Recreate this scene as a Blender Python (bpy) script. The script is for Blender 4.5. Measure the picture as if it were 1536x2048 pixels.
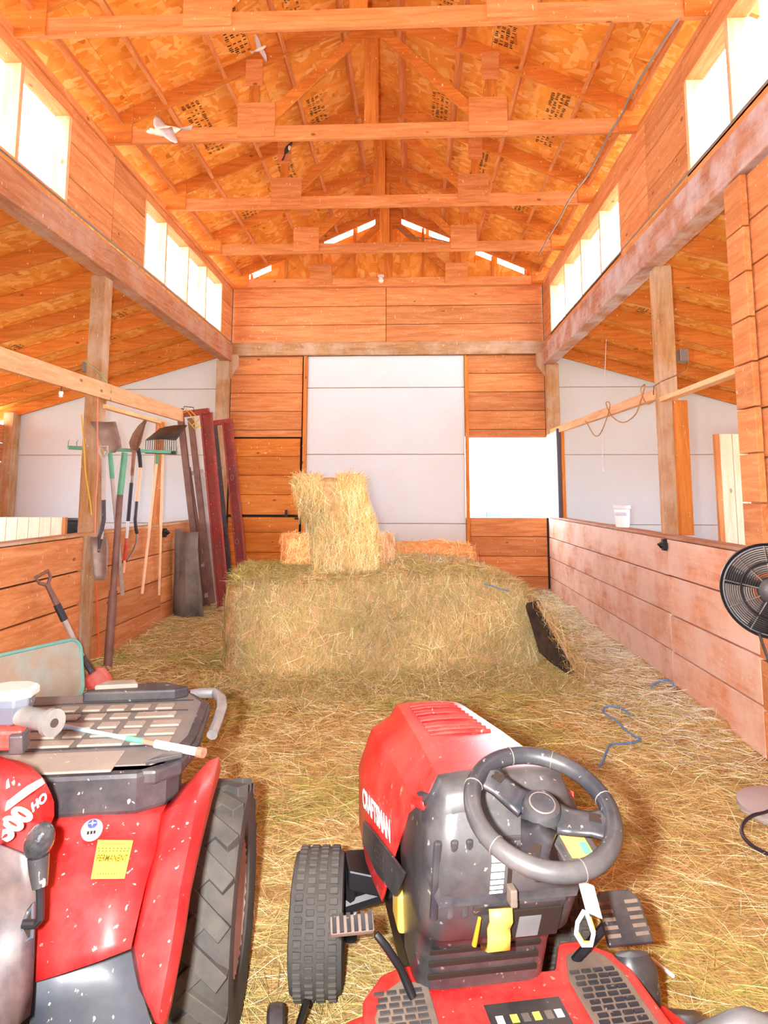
import bpy, math, random
import numpy as np
from mathutils import Vector, Matrix, noise as mnoise

random.seed(7); rng = np.random.default_rng(7)
scene = bpy.context.scene
for _o in list(bpy.data.objects): bpy.data.objects.remove(_o)
COL = scene.collection

# ---------------------------------------------------------------- camera
F, CX, CY = 1300.0, 768.0, 835.0
YAW, PIT, ROL, CAMH = -0.0439, 0.1166, 0.0017, 1.55
_f = Vector((math.sin(YAW)*math.cos(PIT), math.cos(YAW)*math.cos(PIT), math.sin(PIT)))
_r = Vector((math.cos(YAW), -math.sin(YAW), 0)); _u = _r.cross(_f)
_r, _u = math.cos(ROL)*_r + math.sin(ROL)*_u, -math.sin(ROL)*_r + math.cos(ROL)*_u
CAM = Vector((0, 0, CAMH))
cd = bpy.data.cameras.new('camera'); cam = bpy.data.objects.new('camera', cd); COL.objects.link(cam)
cd.sensor_fit = 'HORIZONTAL'; cd.sensor_width = 36.0; cd.lens = F/1536*36.0
cd.shift_y = -(1024-CY)/1536; cd.clip_start = 0.05; cd.clip_end = 300
cam.matrix_world = Matrix(((_r.x, _u.x, -_f.x, CAM.x), (_r.y, _u.y, -_f.y, CAM.y), (_r.z, _u.z, -_f.z, CAM.z), (0, 0, 0, 1)))
scene.camera = cam

# ---------------------------------------------------------------- world, flash, exposure
world = bpy.data.worlds.new('sky'); scene.world = world; world.use_nodes = True
bg = world.node_tree.nodes['Background']; bg.inputs[0].default_value = (0.80, 0.90, 1.0, 1); bg.inputs[1].default_value = 15.5
sd = bpy.data.lights.new('sun', 'SUN'); sd.energy = 14.0; sd.angle = math.radians(2); sd.color = (1, .95, .86)
sun = bpy.data.objects.new('sun', sd); COL.objects.link(sun)
sun.rotation_euler = Vector((0.0, 0.50, -0.87)).to_track_quat('-Z', 'Y').to_euler()
fd = bpy.data.lights.new('camera_flash', 'AREA'); fd.shape = 'RECTANGLE'; fd.size = .05; fd.size_y = .08; fd.energy = 215.0; fd.color = (1, .97, .93)
flash = bpy.data.objects.new('camera_flash', fd); COL.objects.link(flash)
flash.matrix_world = cam.matrix_world.copy(); flash.location = CAM + _r*(-0.13) + _u*0.01 + _f*0.02
scene.view_settings.view_transform = 'Standard'; scene.view_settings.look = 'None'
scene.view_settings.gamma = 1.0; scene.view_settings.use_curve_mapping = False
scene.view_settings.exposure = 0.0
try:
    scene.cycles.max_bounces = 10; scene.cycles.diffuse_bounces = 7; scene.cycles.sample_clamp_indirect = 8.0
except Exception: pass

# ---------------------------------------------------------------- pixel helpers
def P(px, py, x=None, y=None, z=None):
    d = _r*((px-CX)/F) - _u*((py-CY)/F) + _f
    if x is not None: t = (x-CAM.x)/d.x
    elif y is not None: t = (y-CAM.y)/d.y
    else: t = (z-CAM.z)/d.z
    return CAM + d*t
def S(r, g, b, a=1.0):
    c = [(v/255/12.92 if v/255 <= .04045 else ((v/255+.055)/1.055)**2.4) for v in (r, g, b)]
    return (c[0], c[1], c[2], a)

# ---------------------------------------------------------------- object helpers
def tag(o, label=None, cat=None, group=None, kind=None):
    if label: o['label'] = label
    if cat: o['category'] = cat
    if group: o['group'] = group
    if kind: o['kind'] = kind
    return o
def thing(name, label, cat, loc=(0, 0, 0), rotz=0.0, group=None, rot=None):
    o = bpy.data.objects.new(name, None); COL.objects.link(o); o.empty_display_size = .1
    o.location = loc; o.rotation_euler = rot if rot else (0, 0, rotz)
    return tag(o, label, cat, group)
def structure(name, label, cat=None):
    o = bpy.data.objects.new(name, None); COL.objects.link(o); o.empty_display_size = .1
    tag(o, label, cat or 'wall', None, 'structure'); return o
def frame_of(o):
    return Matrix.Translation(o.location) @ o.rotation_euler.to_matrix().to_4x4()

class MB:
    def __init__(s): s.v = []; s.f = []; s.sm = []
    def add(s, vs, fs, smooth=False):
        n = len(s.v); s.v += [tuple(p) for p in vs]; s.f += [tuple(i+n for i in q) for q in fs]; s.sm += [smooth]*len(fs); return s
    def obox(s, c, a, b, d):
        c, a, b, d = Vector(c), Vector(a), Vector(b), Vector(d)
        if a.cross(b).dot(d) < 0: a = -a
        vs = [c+i*a+j*b+k*d for k in (-1, 1) for j in (-1, 1) for i in (-1, 1)]
        return s.add(vs, [(0, 2, 3, 1), (4, 5, 7, 6), (0, 1, 5, 4), (2, 6, 7, 3), (0, 4, 6, 2), (1, 3, 7, 5)])
    def box(s, x0, x1, y0, y1, z0, z1):
        return s.obox(((x0+x1)/2, (y0+y1)/2, (z0+z1)/2), ((x1-x0)/2, 0, 0), (0, (y1-y0)/2, 0), (0, 0, (z1-z0)/2))
    def bar(s, p, q, w, h, up=(0, 0, 1)):
        p, q = Vector(p), Vector(q); d = (q-p); L = d.length; d.normalize()
        a = d.cross(Vector(up)).normalized(); b = a.cross(d).normalized()
        return s.obox((p+q)/2, a*(w/2), d*(L/2), b*(h/2))
    def tube(s, path, r, n=10, closed=False, smooth=True, flat=1.0):
        path = [Vector(p) for p in path]; m = len(path)
        rs = r if isinstance(r, (list, tuple)) else [r]*m
        t0 = None; rows = []; ref = None
        for i, p in enumerate(path):
            if closed: d = (path[(i+1) % m]-path[i-1])
            else: d = path[min(i+1, m-1)]-path[max(i-1, 0)]
            d.normalize()
            if ref is None:
                ref = d.orthogonal().normalized()
                if abs(d.z) < .9: ref = (Vector((0, 0, 1))-d*d.z).normalized()
            else: ref = (ref-d*ref.dot(d)).normalized()
            b = d.cross(ref)
            rows.append([p+ref*(rs[i]*math.cos(2*math.pi*k/n))*flat+b*(rs[i]*math.sin(2*math.pi*k/n)) for k in range(n)])
        vs = [p for row in rows for p in row]; fs = []
        for i in range(m if closed else m-1):
            j = (i+1) % m
            for k in range(n): fs.append((i*n+k, i*n+(k+1) % n, j*n+(k+1) % n, j*n+k))
        s.add(vs, fs, smooth)
        if not closed:
            nb = len(s.v)-len(vs)
            s.f.append(tuple(nb+k for k in reversed(range(n)))); s.f.append(tuple(nb+(m-1)*n+k for k in range(n))); s.sm += [False, False]
        return s
    def lathe(s, prof, M=None, n=24, smooth=True, a0=0.0, a1=2*math.pi):
        M = M or Matrix.Identity(4); full = abs(a1-a0-2*math.pi) < 1e-6; k = n if full else n+1
        vs = [M @ Vector((r*math.cos(a0+(a1-a0)*i/n), r*math.sin(a0+(a1-a0)*i/n), z)) for r, z in prof for i in range(k)]
        fs = []
        for j in range(len(prof)-1):
            for i in range(n):
                i2 = (i+1) % k
                fs.append((j*k+i, j*k+i2, (j+1)*k+i2, (j+1)*k+i))
        return s.add(vs, fs, smooth)
    def prism(s, pts, ext, smooth=False):
        pts = [Vector(p) for p in pts]; ext = Vector(ext); n = len(pts)
        nrm = Vector((0, 0, 0))
        for i in range(n): nrm += (pts[i]-pts[0]).cross(pts[(i+1) % n]-pts[0])
        if nrm.dot(ext) > 0: pts = pts[::-1]
        vs = pts+[p+ext for p in pts]
        fs = [tuple(range(n)), tuple(reversed(range(n, 2*n)))]+[(i, i+n, (i+1) % n+n, (i+1) % n) for i in range(n)]
        return s.add(vs, fs, smooth)
    def loft(s, rows, smooth=True, closed=False, cap=False):
        n = len(rows[0]); vs = [p for row in rows for p in row]; fs = []
        for i in range(len(rows)-1):
            for k in range(n if closed else n-1):
                k2 = (k+1) % n
                fs.append((i*n+k, i*n+k2, (i+1)*n+k2, (i+1)*n+k))
        s.add(vs, fs, smooth)
        if cap:
            nb = len(s.v)-len(vs)
            s.f.append(tuple(nb+k for k in reversed(range(n)))); s.f.append(tuple(nb+(len(rows)-1)*n+k for k in range(n))); s.sm += [False, False]
        return s
    def ball(s, c, r, n=12, m=8, M=None):
        c = Vector(c); rr = r if isinstance(r, (tuple, list)) else (r, r, r); M = M or Matrix.Identity(3)
        rows = []
        for j in range(m+1):
            th = math.pi*j/m
            rows.append([c+M @ Vector((rr[0]*math.sin(th)*math.cos(2*math.pi*k/n), rr[1]*math.sin(th)*math.sin(2*math.pi*k/n), rr[2]*math.cos(th))) for k in range(n)])
        return s.loft(rows[::-1], True, True)
    def into(s, o): return s.xf(frame_of(o).inverted())
    def xf(s, M):
        s.v = [tuple(M @ Vector(p)) for p in s.v]; return s
    def build(s, name, mat, parent=None, bevel=0.0, center=True, sub=0, solid=0.0, label=None, angle=35, segs=2):
        c = Vector((0, 0, 0))
        if center and s.v:
            a = np.array(s.v); c = Vector(((a.min(0)+a.max(0))/2).tolist())
        me = bpy.data.meshes.new(name)
        me.from_pydata([(p[0]-c.x, p[1]-c.y, p[2]-c.z) for p in s.v], [], s.f)
        me.polygons.foreach_set('use_smooth', s.sm); me.update()
        if any(s.sm):
            try: me.set_sharp_from_angle(angle=math.radians(angle))
            except Exception: pass
        if mat: me.materials.append(mat)
        o = bpy.data.objects.new(name, me); COL.objects.link(o); o.location = c
        if parent: o.parent = parent
        if solid:
            m = o.modifiers.new('s', 'SOLIDIFY'); m.thickness = solid; m.offset = 0
        if bevel:
            m = o.modifiers.new('b', 'BEVEL'); m.width = bevel; m.segments = segs; m.limit_method = 'ANGLE'; m.angle_limit = math.radians(40)
        if sub:
            m = o.modifiers.new('d', 'SUBSURF'); m.levels = sub; m.render_levels = sub
        if label: o['label'] = label
        return o

def text_mesh(txt, size, mat, parent, M, name='lettering', bold=0.0, shear=0.0, align='CENTER', sx=1.0, extr=0.0004):
    cu = bpy.data.curves.new(name, 'FONT'); cu.body = txt; cu.size = size; cu.align_x = align; cu.align_y = 'CENTER'
    cu.extrude = extr; cu.offset = bold; cu.shear = shear
    tmp = bpy.data.objects.new('tmp', cu); COL.objects.link(tmp)
    me = bpy.data.meshes.new_from_object(tmp); bpy.data.objects.remove(tmp); bpy.data.curves.remove(cu)
    me.transform(Matrix.Diagonal((sx, 1, 1, 1)))
    me.materials.clear(); me.materials.append(mat)
    o = bpy.data.objects.new(name, me); COL.objects.link(o); o.parent = parent; o.matrix_local = M
    return o
def frame3(o, xd, yd):
    xd = Vector(xd).normalized(); zd = xd.cross(Vector(yd)).normalized(); yd = zd.cross(xd)
    return Matrix(((xd.x, yd.x, zd.x, o[0]), (xd.y, yd.y, zd.y, o[1]), (xd.z, yd.z, zd.z, o[2]), (0, 0, 0, 1)))

# ---------------------------------------------------------------- materials
def newmat(name):
    m = bpy.data.materials.new(name); m.use_nodes = True; nt = m.node_tree
    return m, nt, nt.nodes['Principled BSDF']
def N(nt, typ, **kw):
    n = nt.nodes.new(typ)
    for k, v in kw.items():
        if k.startswith('i_'):
            key = k[2:]; n.inputs[int(key) if key.isdigit() else key.replace('_', ' ')].default_value = v
        else: setattr(n, k, v)
    return n
def ramp(nt, stops, interp='LINEAR'):
    r = N(nt, 'ShaderNodeValToRGB'); cr = r.color_ramp; cr.interpolation = interp
    while len(cr.elements) < len(stops): cr.elements.new(.5)
    for e, (p, c) in zip(cr.elements, stops): e.position = p; e.color = c if len(c) == 4 else (*c, 1)
    return r
def mix(nt, fac, a, b, typ='MIX'):
    m = N(nt, 'ShaderNodeMix', data_type='RGBA', blend_type=typ)
    for sock, val in ((m.inputs['Factor'], fac), (m.inputs['A'], a), (m.inputs['B'], b)):
        if hasattr(val, 'is_output') or hasattr(val, 'links'): nt.links.new(val, sock)
        else: sock.default_value = val
    return m.outputs['Result']
def coords(nt, scale=(1, 1, 1), rand=True, rot=(0, 0, 0)):
    tc = N(nt, 'ShaderNodeTexCoord'); mp = N(nt, 'ShaderNodeMapping'); mp.inputs['Scale'].default_value = scale; mp.inputs['Rotation'].default_value = rot
    src = tc.outputs['Object']
    if rand:
        oi = N(nt, 'ShaderNodeObjectInfo'); mu = N(nt, 'ShaderNodeMath', operation='MULTIPLY'); mu.inputs[1].default_value = 57.0
        nt.links.new(oi.outputs['Random'], mu.inputs[0])
        ad = N(nt, 'ShaderNodeVectorMath', operation='ADD'); nt.links.new(src, ad.inputs[0]); nt.links.new(mu.outputs[0], ad.inputs[1]); src = ad.outputs[0]
    nt.links.new(src, mp.inputs['Vector']); return mp.outputs['Vector']
def bump(nt, bs, h, strength=.3, dist=.01):
    b = N(nt, 'ShaderNodeBump'); b.inputs['Strength'].default_value = strength; b.inputs['Distance'].default_value = dist
    nt.links.new(h, b.inputs['Height']); nt.links.new(b.outputs[0], bs.inputs['Normal'])
def noise(nt, vec, scale, detail=4, rough=.55, dist=0.0):
    n = N(nt, 'ShaderNodeTexNoise'); n.inputs['Scale'].default_value = scale; n.inputs['Detail'].default_value = detail
    n.inputs['Roughness'].default_value = rough; n.inputs['Distortion'].default_value = dist
    if vec is not None: nt.links.new(vec, n.inputs['Vector'])
    return n.outputs['Fac']
def wood(name, dark, base, light, axis='x', rough=.72, speck=True, var=.16, knots=True, dust=0.0, dustcol=(.62, .52, .42, 1), d0=.42, d1=.62):
    m, nt, bs = newmat(name)
    st = {'x': (.9, 9, 9), 'y': (9, .9, 9), 'z': (9, 9, .9)}[axis]
    g = noise(nt, coords(nt, st), 2.2, 6, .6, .8); fine = noise(nt, coords(nt, tuple(4*v for v in st)), 5, 3)
    rp = ramp(nt, [(.25, dark), (.5, base), (.78, light)]); nt.links.new(g, rp.inputs[0]); col = rp.outputs[0]
    fr = ramp(nt, [(.3, (.72, .72, .72, 1)), (.65, (1.06, 1.06, 1.06, 1))]); nt.links.new(fine, fr.inputs[0])
    col = mix(nt, .45, col, fr.outputs[0], 'MULTIPLY')
    if knots:
        vo = N(nt, 'ShaderNodeTexVoronoi'); vo.inputs['Scale'].default_value = 2.6
        ks = {'x': (1, 1.8, 1.8), 'y': (1.8, 1, 1.8), 'z': (1.8, 1.8, 1)}[axis]
        nt.links.new(coords(nt, ks), vo.inputs['Vector'])
        kr = ramp(nt, [(.045, (1, 1, 1, 1)), (.085, (0, 0, 0, 1))]); nt.links.new(vo.outputs['Distance'], kr.inputs[0])
        col = mix(nt, kr.outputs[0], col, tuple(v*.55 for v in dark[:3])+(1,))
    oi = N(nt, 'ShaderNodeObjectInfo'); hs = N(nt, 'ShaderNodeHueSaturation')
    mr = N(nt, 'ShaderNodeMapRange'); mr.inputs['To Min'].default_value = 1-var; mr.inputs['To Max'].default_value = 1+var
    nt.links.new(oi.outputs['Random'], mr.inputs['Value']); nt.links.new(mr.outputs[0], hs.inputs['Value'])
    nt.links.new(col, hs.inputs['Color']); col = hs.outputs[0]
    if dust:
        dn = noise(nt, coords(nt, (1, 1, 1)), 2.3, 6, .65); dr = ramp(nt, [(d0, (0, 0, 0, 1)), (d1, (dust, dust, dust, 1))]); nt.links.new(dn, dr.inputs[0])
        col = mix(nt, dr.outputs[0], col, dustcol)
    if speck:
        sn = noise(nt, coords(nt, (1, 1, .45)), 46, 2, .5); sr = ramp(nt, [(.70, (0, 0, 0, 1)), (.74, (.75, .75, .75, 1))]); nt.links.new(sn, sr.inputs[0])
        col = mix(nt, sr.outputs[0], col, S(245, 220, 190))
    nt.links.new(col, bs.inputs['Base Color']); bs.inputs['Roughness'].default_value = rough; bs.inputs['Specular IOR Level'].default_value = .25
    bump(nt, bs, g, .25, .004); return m
def plain(name, col, rough=.5, metal=0.0, var=0.12, nscale=9.0, dust=0.0, dustcol=None, spots=0.0, bumps=0.0, spec=.5, spotcol=None, bscale=60.):
    m, nt, bs = newmat(name)
    n = noise(nt, coords(nt, (1, 1, 1)), nscale, 5, .6); c = col[:3]
    rp = ramp(nt, [(.3, tuple(v*(1-var) for v in c)), (.7, tuple(min(1, v*(1+var)) for v in c))]); nt.links.new(n, rp.inputs[0]); o = rp.outputs[0]
    if dust:
        dn = noise(nt, coords(nt, (1, 1, 1)), nscale*.6, 7, .7); dr = ramp(nt, [(.40, (0, 0, 0, 1)), (.68, (dust, dust, dust, 1))]); nt.links.new(dn, dr.inputs[0])
        o = mix(nt, dr.outputs[0], o, dustcol or S(190, 175, 155))
    if spots:
        sn = noise(nt, coords(nt, (1, 1, .6)), 62, 3, .5); sr = ramp(nt, [(.67, (0, 0, 0, 1)), (.70, (spots, spots, spots, 1))]); nt.links.new(sn, sr.inputs[0])
        o = mix(nt, sr.outputs[0], o, spotcol or S(225, 215, 205))
    nt.links.new(o, bs.inputs['Base Color']); bs.inputs['Roughness'].default_value = rough; bs.inputs['Metallic'].default_value = metal
    bs.inputs['Specular IOR Level'].default_value = spec
    if bumps: bump(nt, bs, noise(nt, coords(nt, (1, 1, 1)), bscale, 3), bumps, .004)
    return m
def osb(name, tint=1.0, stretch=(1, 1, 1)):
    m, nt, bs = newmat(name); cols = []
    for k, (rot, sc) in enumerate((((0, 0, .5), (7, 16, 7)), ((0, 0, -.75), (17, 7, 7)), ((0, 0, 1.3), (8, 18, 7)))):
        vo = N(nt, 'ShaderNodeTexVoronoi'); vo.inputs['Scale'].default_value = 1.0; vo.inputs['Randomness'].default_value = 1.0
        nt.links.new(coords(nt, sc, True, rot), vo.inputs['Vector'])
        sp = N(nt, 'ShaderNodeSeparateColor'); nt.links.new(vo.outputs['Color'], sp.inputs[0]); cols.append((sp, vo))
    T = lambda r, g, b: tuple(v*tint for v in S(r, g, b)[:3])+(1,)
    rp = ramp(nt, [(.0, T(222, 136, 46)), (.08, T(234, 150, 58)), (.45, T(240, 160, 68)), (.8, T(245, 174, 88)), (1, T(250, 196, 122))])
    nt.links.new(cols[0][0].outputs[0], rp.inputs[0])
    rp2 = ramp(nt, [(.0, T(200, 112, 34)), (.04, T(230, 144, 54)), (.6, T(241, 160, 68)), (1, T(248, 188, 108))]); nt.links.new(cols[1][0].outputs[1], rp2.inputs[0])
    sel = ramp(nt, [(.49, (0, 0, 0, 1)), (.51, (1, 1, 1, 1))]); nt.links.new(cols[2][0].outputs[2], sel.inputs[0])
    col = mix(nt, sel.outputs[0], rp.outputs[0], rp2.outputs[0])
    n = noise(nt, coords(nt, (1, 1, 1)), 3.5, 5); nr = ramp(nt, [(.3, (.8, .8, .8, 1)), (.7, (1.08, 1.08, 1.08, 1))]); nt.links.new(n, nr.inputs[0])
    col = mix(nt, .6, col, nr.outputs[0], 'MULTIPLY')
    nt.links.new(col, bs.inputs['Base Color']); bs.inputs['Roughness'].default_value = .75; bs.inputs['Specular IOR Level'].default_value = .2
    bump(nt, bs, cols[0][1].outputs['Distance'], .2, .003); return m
def vcol(name, rough=.8, spec=.15):
    m, nt, bs = newmat(name); a = N(nt, 'ShaderNodeVertexColor'); a.layer_name = 'Col'
    nt.links.new(a.outputs[0], bs.inputs['Base Color']); bs.inputs['Roughness'].default_value = rough; bs.inputs['Specular IOR Level'].default_value = spec
    return m

W_DK, W_BS, W_LT = S(184, 110, 60), S(211, 137, 84), S(230, 168, 116)
M = {}
for ax in 'xyz':
    M['plank_'+ax] = wood('plank_wood_'+ax, W_DK, W_BS, W_LT, ax)
    M['frame_'+ax] = wood('framing_wood_'+ax, S(188, 112, 60), S(215, 140, 84), S(233, 170, 116), ax, var=.08)
    M['post_'+ax] = wood('weathered_post_'+ax, S(150, 104, 62), S(184, 138, 92), S(206, 166, 122), ax, dust=.5, knots=False)
    M['beam_'+ax] = wood('dusty_beam_'+ax, S(150, 92, 62), S(182, 122, 86), S(205, 150, 112), ax, dust=.55, dustcol=S(190, 165, 150), knots=False)
    M['pale_'+ax] = wood('pale_rail_wood_'+ax, S(215, 150, 100), S(238, 182, 135), S(250, 210, 170), ax)
    M['rafter_'+ax] = wood('rafter_wood_'+ax, S(180, 98, 36), S(208, 124, 50), S(228, 150, 74), ax, var=.1)
M['dusty_lit_plank_y'] = wood('dusty_lit_plank_wood', S(186, 118, 82), S(214, 148, 110), S(234, 178, 144), 'y', dust=.78, dustcol=S(232, 206, 190), d0=.33, d1=.58)  # dust plus a whitening in the colour that stands in for window light
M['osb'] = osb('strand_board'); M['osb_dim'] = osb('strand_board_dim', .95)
M['white'] = plain('white_painted_board', S(216, 222, 228), .7, var=.03, nscale=1.3, dust=.22, dustcol=S(214, 196, 170), spots=.25, spotcol=S(160, 150, 140))
M['batten'] = plain('joint_brown', S(176, 150, 122), .8)
M['dark'] = plain('dark_gap', S(38, 24, 16), .9)
M['black'] = plain('black_plastic', S(44, 44, 48), .42, dust=.25, dustcol=S(120, 112, 105), spots=.3)
M['blackmetal'] = plain('black_metal', S(38, 38, 42), .4, .4)
M['steel'] = plain('grey_steel', S(150, 145, 140), .5, .6, dust=.5, dustcol=S(140, 115, 95))
M['ground'] = plain('gravel_ground', S(205, 190, 165), .95, var=.15, nscale=4, bumps=.4)
# ================================================================ the barn shell
XL, XR, YB, Y0 = -2.86, 2.04, 10.0, -4.0
XLO, XRO = -6.35, 5.50
XC, PITCH, ZAP = -0.37, 0.44, 6.155          # main roof: underside z = ZAP - PITCH*|x-XC|
def zroof(x): return ZAP-PITCH*abs(x-XC)
def zlean(x): return 3.70-0.288*(XL-x) if x < 0 else 3.68-0.288*(x-XR)   # rafter undersides of the two lean-tos

g = MB().box(-45, 45, -40, 60, -.12, -.06).build('ground', M['ground']); tag(g, 'pale gravel yard around the barn', 'ground', None, 'structure')
fl = MB().box(XLO-.1, XRO+.1, Y0, YB+.1, -.08, 0).build('floor', plain('dirt_floor', S(150, 120, 85), .95, var=.2, bumps=.5)); tag(fl, 'dirt floor of the barn under the hay', 'floor', None, 'structure')

def planks_x(par, xface, side, segs, rows, mat, gap=.008, th=.04, name='plank', jit=.004):
    """planks lying along y on a wall whose visible face is x = xface; side -1: body towards -x"""
    for (y0, y1) in segs:
        for (z0, z1) in rows:
            j = random.uniform(0, jit)
            a, b = (xface-th-j, xface-j) if side < 0 else (xface+j, xface+th+j)
            MB().box(a, b, y0+.004, y1-.004, z0+gap/2, z1-gap/2).build(name, mat, par, .003, segs=1)
def planks_y(par, yface, segs, rows, mat, gap=.008, th=.04, jit=.004):
    for (x0, x1) in segs:
        for (z0, z1) in rows:
            j = random.uniform(0, jit)
            MB().box(x0+.004, x1-.004, yface+j, yface+th+j, z0+gap/2, z1-gap/2).build('plank', mat, par, .003, segs=1)

# ---- half walls
wr = structure('wall_right', 'low stall wall of dusty wide planks toned pale as if window-lit beside the fan')
RW = [(.02, .324), (.324, .61), (.61, .902), (.902, 1.195)]
planks_x(wr, XR, 1, [(4.06, 5.40)], [(.02, .318), (.318, .600), (.600, .905), (.905, 1.195)], M['dusty_lit_plank_y'], .012)
planks_x(wr, XR, 1, [(5.40, 9.98)], RW, M['dusty_lit_plank_y'], .010)
planks_x(wr, XR, 1, [(Y0, 4.06)], [(.02, .300), (.300, .590), (.590, .885), (.885, 1.18), (1.18, 1.47), (1.47, 1.76), (1.76, 2.05), (2.05, 2.34), (2.34, 2.63), (2.63, 2.92), (2.92, 3.20), (3.20, 3.49)], M['plank_y'], .012)
MB().box(XR+.05, XR+.06, Y0, 9.98, .0, 1.19).build('backing_board', M['dark'], wr)
MB().box(XR+.05, XR+.06, Y0, 3.85, 1.19, 3.49).build('backing_board', M['dark'], wr)
MB().box(XR-.005, XR+.13, 4.06, 9.96, 1.196, 1.22).build('cap_board', M['beam_y'], wr, .003)
# narrow facing boards on the near jamb post
for z0, z1 in ((1.22, 1.50), (1.50, 1.79), (1.79, 2.06), (2.06, 2.33), (2.33, 2.60), (2.60, 2.88), (2.88, 3.16), (3.16, 3.49)):
    MB().box(XR-.045, XR-.006, 3.85, 4.06, z0+.005, z1-.005).build('facing_board', M['plank_y'], wr, .003, segs=1)
lt = MB().bar((XR-.02, 5.37, 1.14), (XR-.02, 5.46, 1.14), .03, .05)
lt.tube([(XR-.03, 5.36, 1.16), (XR-.07, 5.40, 1.15), (XR-.03, 5.45, 1.12)], .008); lt.box(XR-.03, XR+.002, 5.40, 5.44, 1.10, 1.19)
lt.build('latch', M['blackmetal'], wr)

wl = structure('wall_left', 'low stall wall of wide planks behind the hanging tools')
planks_x(wl, XL, -1, [(Y0, 5.62)], [(.02, .29), (.29, .60), (.60, .885), (.885, 1.175)], M['plank_y'], .014)
planks_x(wl, XL, -1, [(5.86, 7.45)], [(.02, .28), (.28, .575), (.575, .87), (.87, 1.18)], M['plank_y'], .010)
planks_x(wl, XL, -1, [(7.46, 9.98)], [(.02, .30), (.30, .59), (.59, .88), (.88, 1.18)], M['plank_y'], .010)
MB().box(XL-.05, XL+.006, 5.64, 5.845, .0, 1.18).build('jamb_board', M['post_z'], wl, .003)
MB().box(XL-.06, XL-.05, Y0, 9.98, .0, 1.17).build('backing_board', M['dark'], wl)
MB().box(XL-.13, XL+.005, Y0, 9.9, 1.176, 1.20).build('cap_board', M['post_y'], wl, .003)
lt = MB().bar((XL+.02, 7.40, 1.10), (XL+.02, 7.52, 1.10), .03, .05); lt.box(XL-.002, XL+.03, 7.43, 7.48, 1.05, 1.15); lt.tube([(XL+.03, 7.39, 1.12), (XL+.07, 7.45, 1.10), (XL+.03, 7.51, 1.08)], .008)
lt.build('latch', M['blackmetal'], wl)

# ---- back wall
wb = structure('wall_back', 'end wall of orange planks around the white sliding door')
rows_hi = [(3.70-.292*(k+1), 3.70-.292*k) for k in range(4)]
rows_lo = [(.02, .325), (.325, .62), (.62, .91), (.91, 1.195)]
planks_y(wb, YB, [(XL, -1.72)], rows_hi+[(2.42, 2.532)], M['plank_x'])
planks_y(wb, YB, [(.85, XR)], rows_hi+[(2.42, 2.532)], M['plank_x'])
planks_y(wb, YB, [(.87, XR-.02)], rows_lo, M['plank_x'])
planks_y(wb, YB, [(XL, -.41), (-.41, XR)], [(3.91, 4.20), (4.20, 4.50), (4.50, 4.80)], M['plank_x'], .008)
MB().box(XL, XR, YB+.004, YB+.044, 4.80, 4.90).build('top_plate', M['frame_x'], wb, .003)
MB().box(XL-.1, -1.64, YB+.05, YB+.07, 0, 4.9).build('backing_board', M['dark'], wb)
MB().box(.80, XR+.1, YB+.05, YB+.07, 2.43, 4.9).build('backing_board', M['dark'], wb)
MB().box(.80, XR+.1, YB+.05, YB+.07, 0, 1.19).build('backing_board', M['dark'], wb)
MB().box(-1.64, .80, YB+.05, YB+.07, 3.7, 4.9).build('backing_board', M['dark'], wb)
MB().box(.85, XR, YB-.02, YB+.05, 2.405, 2.43).build('lintel_board', M['frame_x'], wb)
for x0 in (-1.70, .812):
    MB().box(x0, x0+.055, YB-.035, YB+.045, 0, 3.70).build('door_trim', M['rafter_z'], wb, .003)
# closed lower stall door in the end wall
d2 = structure('door_2', 'closed orange plank stall door behind the steel frames', 'door')
planks_y(d2, YB-.012, [(XL+.02, -1.735)], [(.05, .36), (.36, .66), (.66, .96), (.96, 1.19), (1.225, 1.53), (1.53, 1.83), (1.83, 2.12), (2.12, 2.40)], M['rafter_x'], .006, .03)
lt = MB().box(-1.95, -1.915, YB-.05, YB-.01, 1.20, 1.30); lt.tube([(-1.80, YB-.03, 1.17), (-1.70, YB-.03, 1.17)], .014); lt.build('bolt', M['blackmetal'], d2)
# white sliding door
d1 = structure('door_1', 'tall white panelled sliding door behind the hay', 'door')
for z0, z1 in ((.01, 1.10), (1.10, 2.15), (2.15, 3.19), (3.19, 3.70)):
    MB().box(-1.635, .806, YB-.005, YB+.04, z0+.006, z1-.006).build('panel', M['white'], d1, .003)
MB().box(-1.635, .806, YB+.02, YB+.05, .01, 3.70).build('backing_board', M['batten'], d1)
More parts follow.
